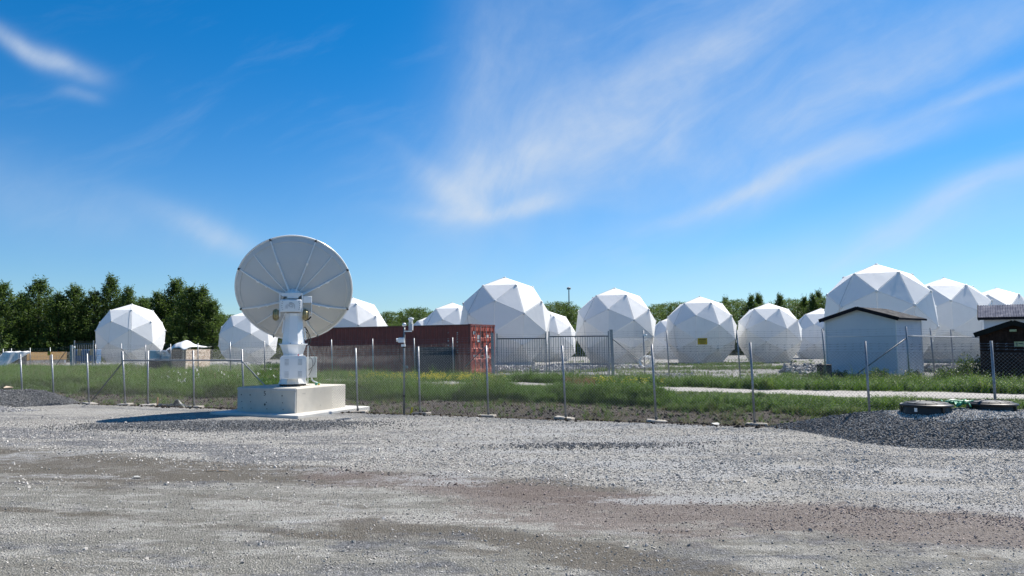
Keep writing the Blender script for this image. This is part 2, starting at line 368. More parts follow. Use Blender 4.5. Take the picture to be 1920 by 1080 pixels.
class MB:
    def __init__(s): s.v = []; s.f = []; s.mi = []
    def add(s, vs, fs, mi=0):
        b = len(s.v); s.v += [tuple(x) for x in vs]; s.f += [tuple(b + i for i in f) for f in fs]; s.mi += [mi] * len(fs); return s
    def box(s, c, d, rot=None, mi=0, bev=0.0):
        hx, hy, hz = d[0] / 2, d[1] / 2, d[2] / 2; c = Vector(c)
        if bev:
            b = bev; vs = []; 
            ring = [(-hx + b, -hy), (hx - b, -hy), (hx, -hy + b), (hx, hy - b), (hx - b, hy), (-hx + b, hy), (-hx, hy - b), (-hx, -hy + b)]
            inn = [(-hx + b, -hy + b), (hx - b, -hy + b), (hx - b, -hy + b), (hx - b, hy - b), (hx - b, hy - b), (-hx + b, hy - b), (-hx + b, hy - b), (-hx + b, -hy + b)]
            pts = [(x, y, -hz) for x, y in ring] + [(x, y, hz - b) for x, y in ring] + [(x * 1.0, y, hz) for x, y in [(-hx + b, -hy + b), (hx - b, -hy + b), (hx - b, hy - b), (-hx + b, hy - b)]]
            fs = [(i, (i + 1) % 8, 8 + (i + 1) % 8, 8 + i) for i in range(8)]
            fs += [(8, 9, 17, 16), (9, 10, 17), (10, 11, 18, 17), (11, 12, 18), (12, 13, 19, 18), (13, 14, 19), (14, 15, 16, 19), (15, 8, 16), (16, 17, 18, 19), tuple(reversed(range(8)))]
            vs = [Vector(p) for p in pts]
        else:
            vs = [Vector((x, y, z)) for z in (-hz, hz) for x, y in ((-hx, -hy), (hx, -hy), (hx, hy), (-hx, hy))]
            fs = [(3, 2, 1, 0), (4, 5, 6, 7), (0, 1, 5, 4), (1, 2, 6, 5), (2, 3, 7, 6), (3, 0, 4, 7)]
        if rot is not None: vs = [rot @ v for v in vs]
        return s.add([v + c for v in vs], fs, mi)
    def bar(s, p, q, wd, ht=None, upv=(0, 0, 1), mi=0):
        p, q = Vector(p), Vector(q); d = q - p; ht = ht or wd
        d.normalize(); a = d.cross(Vector(upv))
        if a.length < 1e-4: a = d.cross(Vector((0, 1, 0)))
        a.normalize(); b = a.cross(d); a *= wd / 2; b *= ht / 2
        return s.add([p - a - b, p + a - b, p + a + b, p - a + b, q - a - b, q + a - b, q + a + b, q - a + b],
                     [(3, 2, 1, 0), (4, 5, 6, 7), (0, 1, 5, 4), (1, 2, 6, 5), (2, 3, 7, 6), (3, 0, 4, 7)], mi)
    def tube(s, pts, r, n=8, mi=0, caps=True):
        pts = [Vector(p) for p in pts]; rs = r if isinstance(r, (list, tuple)) else [r] * len(pts); vs = []; fs = []
        pa = None
        for i, p in enumerate(pts):
            d = (pts[min(i + 1, len(pts) - 1)] - pts[max(i - 1, 0)]).normalized()
            a = pa if pa is not None else (Vector((0, 0, 1)) if abs(d.z) < .9 else Vector((1, 0, 0)))
            a = (a - d * a.dot(d)).normalized(); pa = a; b = d.cross(a)
            for k in range(n):
                an = 2 * math.pi * k / n; vs.append(p + (a * math.cos(an) + b * math.sin(an)) * rs[i])
        for i in range(len(pts) - 1):
            for k in range(n):
                k2 = (k + 1) % n; fs.append((i * n + k, i * n + k2, (i + 1) * n + k2, (i + 1) * n + k))
        if caps: fs += [tuple(reversed(range(n))), tuple((len(pts) - 1) * n + k for k in range(n))]
        return s.add(vs, fs, mi)
    def lathe(s, prof, n=24, c=(0, 0, 0), rot=None, mi=0, a0=0.0):
        vs = []; fs = []; c = Vector(c); m_ = len(prof)
        for r_, z in prof:
            for k in range(n):
                an = a0 + 2 * math.pi * k / n; v = Vector((r_ * math.cos(an), r_ * math.sin(an), z))
                vs.append((rot @ v if rot is not None else v) + c)
        for i in range(m_ - 1):
            for k in range(n):
                k2 = (k + 1) % n; fs.append((i * n + k, i * n + k2, (i + 1) * n + k2, (i + 1) * n + k))
        if prof[0][0] > 1e-4: fs.append(tuple(reversed(range(n))))
        if prof[-1][0] > 1e-4: fs.append(tuple((m_ - 1) * n + k for k in range(n)))
        return s.add(vs, fs, mi)
    def mesh(s, name, mats, smooth=False):
        me = bpy.data.meshes.new(name); me.from_pydata(s.v, [], s.f)
        for x in (mats if isinstance(mats, (list, tuple)) else [mats]): me.materials.append(MATS[x])
        if any(s.mi): me.polygons.foreach_set('material_index', s.mi)
        if smooth: me.polygons.foreach_set('use_smooth', [True] * len(me.polygons))
        me.validate(); me.update(); return me
    def build(s, name, mats, parent=None, smooth=False, **kw):
        return tag(link(name, s.mesh(name, mats, smooth), parent), **kw)
def smooth_angle(o, a=35):
    me = o.data; me.polygons.foreach_set('use_smooth', [True] * len(me.polygons)); me.set_sharp_from_angle(angle=R(a)); return o

def fbm(x, y, s=1.0, o=4, seed=0.0):
    return noise.fractal(Vector((x * s + seed, y * s - seed, seed * .37)), 0.9, 2.0, o)
def sstep(a, b, x):
    t_ = max(0.0, min(1.0, (x - a) / (b - a))); return t_ * t_ * (3 - 2 * t_)
def lerp_pts(pts, x):
    if x <= pts[0][0]: (x0, y0), (x1, y1) = pts[0], pts[1]
    elif x >= pts[-1][0]: (x0, y0), (x1, y1) = pts[-2], pts[-1]
    else:
        i = bisect_right([p[0] for p in pts], x) - 1; i = min(i, len(pts) - 2); (x0, y0), (x1, y1) = pts[i], pts[i + 1]
    return y0 + (y1 - y0) * (x - x0) / (x1 - x0)

# ------------------------------------------------------------------ terrain curves (y as a function of x)
def fence_y(x): return 18.55 - 0.406 * x
def c_edge(x): return max(4.0, fence_y(x) - 0.38 - .25 * sstep(0, 6, x) + .22 * sstep(-9, -15, x) + 0.10 * fbm(x, 0, .6, 3, 3.1))
PATHN = [(-60, 53), (-35, 42), (-20, 35.5), (-6.5, 29.4), (-.2, 26.6), (4.85, 23.3), (8.0, 20.9), (12.5, 18.7), (30, 11), (45, 4.5)]
def c_pathn(x): return max(lerp_pts(PATHN, x), fence_y(x) + 4.0) + .06 * fbm(x, 5, .5, 3, 1.7)
def c_grass(x): return min(c_pathn(x) - .4, fence_y(x) + 3.0 + .9 * sstep(-7, 1, x) * sstep(7, 1, x) + .35 * fbm(x, 9, .35, 4, 8.2))
def c_pathf(x): return c_pathn(x) + 2.6 + .1 * fbm(x, 15, .5, 3, 2.7)
VERGE = [(-200, 56), (-80, 56), (-30, 55), (-16, 47), (-11, 43), (-7, 38.5), (-3.2, 36.6), (-1.0, 33.0), (3.0, 31.4), (5.5, 30.8), (9, 30.3), (12, 30.0), (18, 29.5), (24, 28.5), (40, 25), (80, 10)]
def c_verge(x): return max(c_pathf(x) + .25, lerp_pts(VERGE, x)) + .25 * fbm(x, 25, .4, 3, 5.7)
def c_comp(x): return 100.0
def hgt(x, y):
    t_ = y - fence_y(x)
    h = 0.0
    h += -0.16 * sstep(-.35, .8, t_) * (1 - sstep(.8, 2.4, t_)) + 0.06 * sstep(1.2, 3.2, t_)
    pn = lerp_pts(PATHN, x); h += .24 * sstep(pn - 2.2, pn + .1, y) - .20 * sstep(pn + 3.0, pn + 7, y)
    h += .16 * sstep(42, 52, y)
    h += 0.035 * fbm(x, y, .35, 4, 2.2) * (0.35 + .65 * sstep(-1, 2, t_))
    # low mounds left by the loader in the yard
    h += .10 * math.exp(-(((x + 6.3) / 2.2) ** 2 + ((y - 17.0) / .55) ** 2)) + .03 * math.exp(-(((x - 1.4) / 1.6) ** 2 + ((y - 13.2) / .4) ** 2))
    return h

xs = []
x = -110.0
while x <= 110:
    xs.append(x); ax = abs(x); x += .16 if ax < 10 else .24 if ax < 15 else (.5 if ax < 30 else (1.6 if ax < 55 else 8))
xs.append(110)
def zone(name, ca, cb, spacing, mat, power=1.0, masks=None, label=None):
    vs = []; fs = []; mk = {k: [] for k in (masks or {})}
    span = max(cb(x) - ca(x) for x in xs[::8]); n = max(2, int(span / spacing))
    for j in range(n + 1):
        f = (j / n) ** power
        for x in xs:
            a, b = ca(x), cb(x); y = a + (b - a) * f; vs.append((x, y, hgt(x, y)))
            for k, fn in (masks or {}).items(): mk[k].append(fn(x, y))
    nx = len(xs)
    fs = [(j * nx + i, j * nx + i + 1, (j + 1) * nx + i + 1, (j + 1) * nx + i) for j in range(n) for i in range(nx - 1)]
    me = bpy.data.meshes.new(name); me.from_pydata(vs, [], fs); me.materials.append(MATS[mat])
    me.polygons.foreach_set('use_smooth', [True] * len(me.polygons))
    for k, vals in mk.items():
        at = me.attributes.new(k, 'FLOAT', 'POINT'); at.data.foreach_set('value', vals)
    o = link(name, me); tag(o, label=label, kind='structure'); return o

# yard masks, in world metres
def pline(pts): return [tuple(G(px, py)[:2]) for px, py in pts]
def dline(p, x, y, ky=1.0):
    d = 1e9
    for (x0, y0), (x1, y1) in zip(p, p[1:]):
        dx, dy = x1 - x0, y1 - y0; t_ = max(0, min(1, ((x - x0) * dx + (y - y0) * dy) / (dx * dx + dy * dy)))
        d = min(d, math.hypot(x - x0 - t_ * dx, y - y0 - t_ * dy))
    return d
L_red = pline([(620, 893), (900, 915), (1200, 945), (1500, 965), (1920, 1000)])
L_red2 = pline([(1000, 960), (1300, 990), (1920, 985)])
L_dirt = pline([(-300, 835), (0, 862), (250, 885), (600, 893), (850, 905), (1100, 925)])
L_olive = pline([(700, 985), (950, 1010), (1150, 1040), (1400, 1085)])
L_pale = pline([(760, 985), (1100, 1010), (1280, 1040), (1500, 1070)])
L_dark = pline([(250, 796), (380, 797), (560, 802)])  # band darkened in colour so the dish's cast shadow merges into it
L_dark2 = pline([(1010, 830), (1180, 834), (1300, 832)])
L_dark3 = pline([(-200, 800), (0, 815), (350, 842), (560, 850)])
L_cream = pline([(1150, 862), (1500, 868), (1920, 880)])
TRK = [pline([(-200, 898), (200, 915), (600, 945), (1100, 985), (1500, 1015), (2000, 1060)]), pline([(-200, 942), (200, 965), (600, 1005), (1000, 1050), (1300, 1090)]),
       pline([(-200, 812), (400, 842), (900, 875), (1400, 905), (2100, 940)]), pline([(-200, 838), (400, 868), (800, 896), (1300, 935), (2100, 985)]), pline([(300, 800), (900, 830), (1300, 850), (2000, 890)])]
def m_track(x, y): return max(math.exp(-(dline(t_, x, y) / .13) ** 2) for t_ in TRK) if abs(x) < 18 and 3 < y < 20 else 0.0
def gs(d, s_): return math.exp(-(d / s_) ** 2)
def nz(x, y, sx_, sy_, seed): return noise.fractal(Vector((x * sx_ + seed, y * sy_, seed)), .8, 2.0, 5)
def m_dirt(x, y):
    if y < 2 or abs(x) > 30: return .2
    n = nz(x, y, .5, 1.2, 3.3)
    return max(0, gs(dline(L_dirt, x, y), .62 + .5 * sstep(-2, -8, x)) * (1.15 + .7 * n) + .8 * gs(dline(L_olive, x, y), .35) * (1 + .6 * n) + .30 * sstep(.0, .5, nz(x, y, .35, 1.1, 9)) * sstep(13, 9, y) + .42 * m_track(x, y) * (.8 + .9 * n))
def m_red(x, y):
    n = nz(x, y, .6, 1.2, 5.3)
    return max(0, gs(dline(L_red, x, y), .55) * (1.0 + .8 * n) + .6 * gs(dline(L_red2, x, y), .9) * (1 + .9 * n))
def m_pale(x, y):
    n = nz(x, y, .55, 1.5, 7.7)
    lf = sstep(11, 8.5, y + .45 * x)
    return max(0, 1.3 * lf * (.6 + .6 * sstep(-.3, .35, n)) + .6 * gs(dline(L_pale, x, y), .3) * (1 + n) + .5 * gs(dline(L_cream, x, y), .5) * (1 + n))
def m_toned(x, y):  # dark gravel tones, plus the band painted to take in the dish shadow
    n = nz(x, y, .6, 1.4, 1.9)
    return max(0, 1.7 * gs(dline(L_dark, x, y), .85) * (1 + .5 * n) + .6 * gs(dline(L_dark2, x, y), .35) * (1 + .6 * n)
               + 1.1 * gs(dline(L_dark3, x, y), 1.0) * (.8 + 1.2 * n) + .5 * sstep(.15, .5, nz(x, y, .3, .9, 4.4)) + .5 * sstep(.1, .4, nz(x, y, .9, 2, 14.4)) * sstep(9, 6.5, y))
def m_fines(x, y): return sstep(10.8, 8.4, y + .45 * x) * (.75 + .5 * nz(x, y, .4, 1.2, 21.3))
def m_white(x, y):
    n = nz(x, y, .3, .9, 12.9); n2 = nz(x, y, .3, .9, 15.9)
    band = sstep(8.0, 10.0, y + .25 * x) * sstep(19, 15, y)
    return max(0, band * sstep(-.35, .5, n) * (.35 + .5 * sstep(-6, 3, x)) + .5 * sstep(.25, .6, n2))
zone('gravel_yard', lambda x: -14.0, c_edge, .13, 'gravel', masks=dict(dirt=m_dirt, red=m_red, pale=m_pale, toned=m_toned, white=m_white, fines=m_fines))
zone('soil_bank', c_edge, c_grass, .15, 'soil')
zone('grass_bank', c_grass, c_pathn, .35, 'turf')
zone('path', c_pathn, c_pathf, .35, 'path')
zone('grass_verge', c_pathf, c_verge, .6, 'turf')
GP = [(1260, 694, 3, 1.2), (1380, 692, 4, 1.6), (1480, 692, 3, 1.5), (1210, 700, 2.2, .8), (1340, 688, 4, 1.2), (1520, 706, 2.5, 1.2), (1100, 697, 1.2, .8), (1620, 712, 3, 1.2)]
GPW = [(*G(a, b, .1)[:2], c_, d_) for a, b, c_, d_ in GP]
def m_grassy(x, y):
    n = nz(x, y, .4, .4, 6.1)
    g = sum(math.exp(-(((x - a) / c_) ** 2 + ((y - b) / d_) ** 2)) for a, b, c_, d_ in GPW)
    edge = sstep(1.2, 0, y - c_verge(x)) * .5
    back = sstep(78, 92, y)
    return min(1, max(0, (g + edge) * (1 + .6 * n) + back + .35 * sstep(.25, .6, n)))
zone('gravel_compound', c_verge, c_comp, .8, 'compound', 1.5, masks=dict(grassy=m_grassy, white=lambda x, y: .3, dirt=lambda x, y: max(0, .5 * nz(x, y, .3, .3, 2.2)),
     red=lambda x, y: 0.0, pale=lambda x, y: .3, toned=lambda x, y: max(0, .6 * nz(x, y, .25, .5, 8.8))))
# far land out to the horizon
mb = MB(); n_ = 48
ringv = []
for r_ in (1, 3.2, 12, 30):
    for k in range(n_):
        a = 2 * math.pi * k / n_; bx = 110 * r_ * math.cos(a) * 1.0; by = 43 + 57 * r_ * math.sin(a)
        if r_ == 1:
            s_ = 1 / max(abs(math.cos(a)), abs(math.sin(a))); bx = 110 * math.cos(a) * s_; by = 43 + 57 * math.sin(a) * s_
        ringv.append((bx, by if r_ < 2 else by * 1.0 if r_ < 3 else 43 + 110 * r_ * math.sin(a), -.02 if r_ == 1 else -.3))
fs = [(i * n_ + k, i * n_ + (k + 1) % n_, (i + 1) * n_ + (k + 1) % n_, (i + 1) * n_ + k) for i in range(3) for k in range(n_)]
mb.add(ringv, fs); mb.build('far_ground', 'turf', kind='structure')

# ------------------------------------------------------------------ scatter (geometry nodes instances)
src_parent = []
def scatter_group(name, srcs):
    ng = bpy.data.node_groups.new(name, 'GeometryNodeTree')
    ng.interface.new_socket('Geometry', in_out='INPUT', socket_type='NodeSocketGeometry')
    ng.interface.new_socket('Geometry', in_out='OUTPUT', socket_type='NodeSocketGeometry')
    t = NT(ng); gi = t.new('NodeGroupInput'); go = t.new('NodeGroupOutput')
    j = t.new('GeometryNodeJoinGeometry')
    for s_ in reversed(srcs):
        oi = t.new('GeometryNodeObjectInfo'); oi.inputs['Object'].default_value = s_; oi.inputs['As Instance'].default_value = True
        t.l.new(oi.outputs['Geometry'], j.inputs[0])
    ip = t.new('GeometryNodeInstanceOnPoints'); ip.inputs['Pick Instance'].default_value = True
    t.l.new(gi.outputs[0], ip.inputs['Points']); t.l.new(j.outputs[0], ip.inputs['Instance'])
    def na(nm, ty):
        n = t.new('GeometryNodeInputNamedAttribute', data_type=ty); n.inputs[0].default_value = nm; return n.outputs['Attribute']
    t.l.new(na('pick', 'INT'), ip.inputs['Instance Index'])
    t.l.new(na('rot', 'FLOAT_VECTOR'), ip.inputs['Rotation']); t.l.new(na('scl', 'FLOAT_VECTOR'), ip.inputs['Scale'])
    t.l.new(ip.outputs[0], go.inputs[0]); return ng
def scatter(name, pts, rot, scl, tint, pick, srcs, rd=None, **tags):
    n = len(pts); me = bpy.data.meshes.new(name); me.vertices.add(n); me.vertices.foreach_set('co', np.asarray(pts, dtype=np.float32).ravel())
    for nm, ty, data in (('rot', 'FLOAT_VECTOR', rot), ('scl', 'FLOAT_VECTOR', scl)):
        a = me.attributes.new(nm, ty, 'POINT'); a.data.foreach_set('vector', np.asarray(data, dtype=np.float32).ravel())
    a = me.attributes.new('tint', 'FLOAT', 'POINT'); a.data.foreach_set('value', np.asarray(tint, dtype=np.float32))
    a = me.attributes.new('rd', 'FLOAT', 'POINT'); a.data.foreach_set('value', np.asarray(rd if rd is not None else np.zeros(n), dtype=np.float32))
    a = me.attributes.new('pick', 'INT', 'POINT'); a.data.foreach_set('value', np.asarray(pick, dtype=np.int32))
    o = link(name, me); md = o.modifiers.new('scatter', 'NODES'); md.node_group = scatter_group(name + '_nodes', srcs)
    return tag(o, **tags)
def source(mesh): 
    return bpy.data.objects.new(mesh.name, mesh)     # data-block only, never linked to the scene
def stone_mesh(name, mat, seed, flat=.7):
    r = random.Random(seed); bm = bmesh.new()
    for _ in range(13):
        v = Vector((r.gauss(0, 1), r.gauss(0, 1), r.gauss(0, 1))).normalized() * r.uniform(.8, 1); bm.verts.new((v.x * .6, v.y * .45, v.z * .5 * flat))
    bmesh.ops.convex_hull(bm, input=bm.verts)
    junk = [v for v in bm.verts if not v.link_faces]
    if junk: bmesh.ops.delete(bm, geom=junk, context='VERTS')
    me = bpy.data.meshes.new(name); bm.to_mesh(me); bm.free(); me.materials.append(MATS[mat]); return me
ST = [source(stone_mesh('stone_shape', 'stone', i)) for i in range(5)]
STD = [source(stone_mesh('dark_stone_shape', 'stone_dark', 20 + i)) for i in range(4)]
STR = [source(stone_mesh('rubble_shape', 'stone_rubble', 40 + i, .8)) for i in range(4)]

# stones over the yard: density falls off with distance
pts = []; tints = []; rds = []; scs = []
N = 260000
u = rng.random((N, 4))
ymin, ymax = 4.6, 19.5
ys = ymin * (ymax / ymin) ** (u[:, 0] ** 0.92); xr = (u[:, 1] * 2 - 1) * (0.78 * ys + .6)
for i in range(N):
    x, y = float(xr[i]), float(ys[i])
    if y > c_edge(x) - .03: continue
    d = noise.noise(Vector((x * .8, y * 1.8, 3))) + .5 * noise.noise(Vector((x * 3.1, y * 4.3, 7)))
    df = 1 / (1 + math.exp(-(d * 4 + .6)))
    red = 0; dirt = 0
    dd = dline(L_dirt, x, y); dr = dline(L_red, x, y)
    df *= 1 - .72 * gs(dd, .6); df *= 1 - .25 * gs(dr, .4)
    df *= .16 + .84 * sstep(8.2, 10.5, y + .5 * x)
    if u[i, 2] > df: continue
    if (x + 5.9) ** 2 + (y - 19.9) ** 2 < 4.6: continue
    red = min(1, gs(dr, .6) + .6 * gs(dline(L_red2, x, y), .8) + .10)
    big = .013 + .017 * u[i, 3] ** 2.2 + (.022 if u[i, 3] > .996 else 0)
    if y < 9.5: big *= .74
    fr = gs(dline(L_dark, x, y), .7) + .7 * gs(dline(L_dark2, x, y), .4)  # stones darkened too where the dish shadow is to merge
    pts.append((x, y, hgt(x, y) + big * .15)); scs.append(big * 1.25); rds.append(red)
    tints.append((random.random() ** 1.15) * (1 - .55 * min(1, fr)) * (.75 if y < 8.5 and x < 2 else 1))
n = len(pts); sc = np.array(scs)[:, None] * (0.8 + .5 * rng.random((n, 3)))
scatter('gravel_stones', pts, rng.random((n, 3)) * np.array([.9, .9, 6.28]), sc, tints, rng.integers(0, 5, n), ST, rd=rds,
        label='loose crushed stones strewn over the gravel yard', kind='stuff')

# ------------------------------------------------------------------ gravel piles
def poly_sd(poly, x, y):
    d = 1e9; inside = False; n = len(poly)
    for i in range(n):
        x0, y0 = poly[i]; x1, y1 = poly[(i + 1) % n]; dx, dy = x1 - x0, y1 - y0
        t_ = max(0, min(1, ((x - x0) * dx + (y - y0) * dy) / (dx * dx + dy * dy))); d = min(d, math.hypot(x - x0 - t_ * dx, y - y0 - t_ * dy))
        if (y0 > y) != (y1 > y) and x < (x1 - x0) * (y - y0) / (y1 - y0) + x0: inside = not inside
    return d if inside else -d
def pile(poly, top, slope, mat, srcs, label, nst, seed, lo=(.9,)):
    x0, x1 = min(p[0] for p in poly), max(p[0] for p in poly); y0, y1 = min(p[1] for p in poly), max(p[1] for p in poly)
    def hh(x, y):
        d = poly_sd(poly, x, y) + .14 * fbm(x, y, .9, 3, seed)
        a = slope * d; tp = top * (1 + .14 * fbm(x, y, .5, 3, seed + 3))
        k = .12; h = -math.log(math.exp(-a / k) + math.exp(-tp / k)) * k if a > -1 else a
        return h + .012 * fbm(x, y, 5, 3, seed)
    st = .09; nx, ny = int((x1 - x0 + .8) / st), int((y1 - y0 + .8) / st); ox, oy = x0 - .4, y0 - .4
    hv = [[hh(ox + i * st, oy + j * st) for i in range(nx + 1)] for j in range(ny + 1)]
    idx = {}; vs = []; fs = []
    for j in range(ny):
        for i in range(nx):
            q = [(i, j), (i + 1, j), (i + 1, j + 1), (i, j + 1)]
            if max(hv[b][a] for a, b in q) < -.02: continue
            f = []
            for a, b in q:
                if (a, b) not in idx:
                    xx, yy = ox + a * st, oy + b * st; idx[(a, b)] = len(vs); vs.append((xx, yy, max(hgt(xx, yy) * (1 if hv[b][a] < .1 else 1), -1) + max(hv[b][a], -.08)))
                f.append(idx[(a, b)])
            fs.append(tuple(f))
    t = empty('gravel_pile', ((x0 + x1) / 2, (y0 + y1) / 2, 0), 0, label, 'gravel pile')
    mb = MB(); mb.add([Vector(v) - t.location for v in vs], fs); mb.build('heap', mat, t, smooth=True)
    pp = []; r = random.Random(seed)
    while len(pp) < nst:
        x, y = r.uniform(x0 - .2, x1 + .2), r.uniform(y0 - .2, y1)
        h = hh(x, y)
        if h > -.03: pp.append((x - t.location.x, y - t.location.y, hgt(x, y) + max(0, h) + .004))
    n = len(pp); sc = (.022 + .028 * rng.random((n, 1)) ** 2) * (0.8 + .6 * rng.random((n, 3)))
    o = scatter('pile_stones', pp, rng.random((n, 3)) * np.array([1.5, 1.5, 6.28]), sc, rng.random(n) ** 1.2, rng.integers(0, 4, n), srcs, kind='stuff')
    o.parent = t
    return hh, t
pileR, _ = pile([(5.5, 15.95), (6.0, 14.3), (6.35, 13.0), (7.2, 12.5), (8.5, 12.25), (11, 12.0), (14, 12.2), (15, 14), (13, 15.4), (9.6, 15.9), (7, 16.0)], .47, .42, 'gravel_dark', STD,
     'large heap of dark grey crushed stone under the black round lids at the right', 42000, 11)
pile([(-22, 22.6), (-19, 22.2), (-16, 22.6), (-14.3, 23.6), (-14.0, 24.6), (-15.2, 25.3), (-18, 25.8), (-22, 25.6)], .50, .46, 'gravel_dark', STD,
     'dark grey gravel heap tapering down beside the leftmost fence posts', 15000, 31)
pile([(-24, 20.2), (-17.5, 20.2), (-14.6, 20.8), (-13.6, 21.7), (-14.9, 22.25), (-18, 22.6), (-24, 22.8)], .36, .26, 'gravel_light', ST,
     'low pale gravel heap in front of the dark one at the left edge', 9000, 51)
# a skirt of fresh stone; the first darkens the ground around the dish shadow
def dark_spread(cx, cy, rx, ry, n, srcs, name='dark_stones', label=''):
    a = rng.normal(size=(n, 2)) * .5; pp = [(cx + rx * p[0], cy + ry * p[1]) for p in a]
    pp = [(x, y, hgt(x, y) + .008) for x, y in pp if y < fence_y(x) - .2]; n = len(pp)
    sc = (.02 + .03 * rng.random((n, 1)) ** 2) * (0.8 + .6 * rng.random((n, 3)))
    scatter(name, pp, rng.random((n, 3)) * 6.28, sc, rng.random(n) ** 1.3, rng.integers(0, 4, n), srcs, label=label, kind='stuff')
dark_spread(-6.6, 17.0, 2.9, .9, 13000, STD, label='dark fresh gravel before the concrete block, coloured to merge with the dish shadow')
dark_spread(1.4, 13.1, 1.9, .35, 1100, STD, label='thin dark patch of fresh gravel in the middle of the yard')
# pale stony spread on the crown of the right heap
pp = []
while len(pp) < 9000:
    x, y = random.uniform(7.2, 12), random.uniform(13.3, 14.6)
    if pileR(x, y) > .36 + .05 * fbm(x, y, 1.2, 3, 4): pp.append((x, y, hgt(x, y) + pileR(x, y) + .008))
n = len(pp)
scatter('pale_stones', pp, rng.random((n, 3)) * 6.28, (.022 + .02 * rng.random((n, 1))) * (0.8 + .6 * rng.random((n, 3))), .35 + .65 * rng.random(n), rng.integers(0, 5, n), ST,
        label='pale stones covering the crown of the right gravel heap', kind='stuff')

# ------------------------------------------------------------------ foundation block and slab
BA = math.atan2(.42, -.9)                # direction of the block's shaded face
bu = Vector((-.9, .42, 0)).normalized(); bv = Vector((.42, .9, 0)).normalized()
NC = G(555, 780); NC.z = 0
BC = NC + bu * 1.02 + bv * 1.02
brot = math.atan2(-bu.y, -bu.x)           # local +x runs from the left corner to the near corner
slabo = empty('concrete_slab', (BC.x, BC.y, 0), brot, 'thin pale concrete slab lying on the gravel under the foundation block', 'slab')
MB().box((0, 0, .0), (3.0, 3.0, .13), bev=.012).build('slab_plate', 'concrete_slab', slabo)
blk = empty('foundation_block', (BC.x, BC.y, .0655), brot, 'big square beige concrete block carrying the white dish antenna', 'concrete block')
BH = .64
MB().box((0, 0, BH / 2), (2.04, 2.04, BH), bev=.02).build('block_body', 'concrete', blk)
# formed rim around the shaded face
mb = MB(); h2 = 1.02
mb.box((0, -h2 - .010, BH - .045), (2.0, .02, .06)); mb.box((h2 - .035, -h2 - .010, BH / 2 - .04), (.05, .02, BH - .10))
mb.build('cast_lip', 'concrete_lip', blk)
# painted 5 and form-tie holes
def disc(mb, c, nrm, r, th=.006, n=10):
    q = Vector(nrm).to_track_quat('Z', 'Y').to_matrix(); mb.lathe([(r, -th), (r, th)], n, c, q)
def text_mesh(body, size, mat, name, parent, loc, rot, ext=.001, label=None, sx=1.0):
    cu = bpy.data.curves.new(name, 'FONT'); cu.body = body; cu.size = size; cu.extrude = ext; cu.align_x = 'CENTER'; cu.align_y = 'CENTER'; cu.resolution_u = 3
    tmp = bpy.data.objects.new('tmp_text', cu); col.objects.link(tmp)
    bpy.context.view_layer.update(); dg = bpy.context.evaluated_depsgraph_get(); me = bpy.data.meshes.new_from_object(tmp.evaluated_get(dg)); me.name = name
    bpy.data.objects.remove(tmp); bpy.data.curves.remove(cu)
    me.materials.clear(); me.materials.append(MATS[mat]); o = link(name, me, parent); o.location = loc; o.rotation_euler = rot; o.scale = (sx, 1, 1); return o
text_mesh('5', .17, 'print_dark', 'painted_number', blk, (-.04, -h2 - .003, BH - .155), (R(90), 0, 0))
for k in range(3):
    z = (BH - .2, BH - .38, .09)[k]
    for x_ in (-.86, -.55, .0, .55):
        if k == 0 and abs(x_) < .01: continue
        mb = MB(); disc(mb, (x_ + .02 * k, -h2 - .001, z), (0, -1, 0), .013 if k else .017); mb.build('tie_hole', 'print_dark', blk)
mb = MB(); mb.lathe([(.02, -.004), (.032, .004)], 9, (-.03, -h2 - .002, BH - .44), Vector((0, -1, 0)).to_track_quat('Z', 'Y').to_matrix()); mb.build('tie_hole', 'dark_metal', blk)
for y_, z in ((-.75, .50), (-.68, .50), (-.05, .49), (.66, .50), (.74, .51), (-.05, .14)):
    mb = MB(); disc(mb, (h2 + .001, y_, z), (1, 0, 0), .013); mb.build('tie_hole', 'concrete_lip', blk)

# ------------------------------------------------------------------ dish antenna
DZ = .0655 + BH
ant = empty('dish_antenna', (BC.x + .0, BC.y, DZ), R(15.5), 'large white satellite dish on a white pedestal standing on the concrete block', 'satellite dish')
PX = 1.0
# feet + base
mb = MB()
for k in range(12):
    a = k * math.pi / 6; mb.lathe([(.022, 0), (.022, .06)], 6, (.33 * math.cos(a), .33 * math.sin(a), 0))
mb.lathe([(.30, .012), (.30, .05)], 8, a0=R(22.5)); mb.build('anchor_bolts', 'dark_metal', ant)
MB().lathe([(.40, .055), (.40, .08)], 8, a0=R(22.5)).build('base_plate', 'white_paint', ant)
MB().lathe([(.36, .08), (.315, .32), (.29, .36), (.29, .86), (.26, .86)], 8, a0=R(22.5)).build('base_drum', 'white_paint', ant)
mb = MB()
for k in range(8):
    a = R(22.5) + k * math.pi / 4; c_, s_ = math.cos(a), math.sin(a)
    mb = MB(); mb.add([(.36 * c_, .36 * s_, .08), (.40 * c_, .40 * s_, .08), (.32 * c_, .32 * s_, .32), (.36 * c_ - .012 * s_, .36 * s_ + .012 * c_, .08), (.40 * c_ - .012 * s_, .40 * s_ + .012 * c_, .08), (.32 * c_ - .012 * s_, .32 * s_ + .012 * c_, .32)],
           [(0, 1, 2), (5, 4, 3), (1, 4, 5, 2), (0, 2, 5, 3)])
    mb.build('gusset', 'white_paint', ant)
MB().lathe([(.27, .84), (.375, 1.125), (.41, 1.125), (.41, 1.15), (.30, 1.15)], 8, a0=R(22.5)).build('neck', 'white_paint', ant)
for k in range(8):
    a = R(22.5) + k * math.pi / 4 + .2
    MB().lathe([(.014, 0), (.014, .03)], 6, (.385 * math.cos(a), .385 * math.sin(a), 1.15)).build('bolt', 'louver', ant)
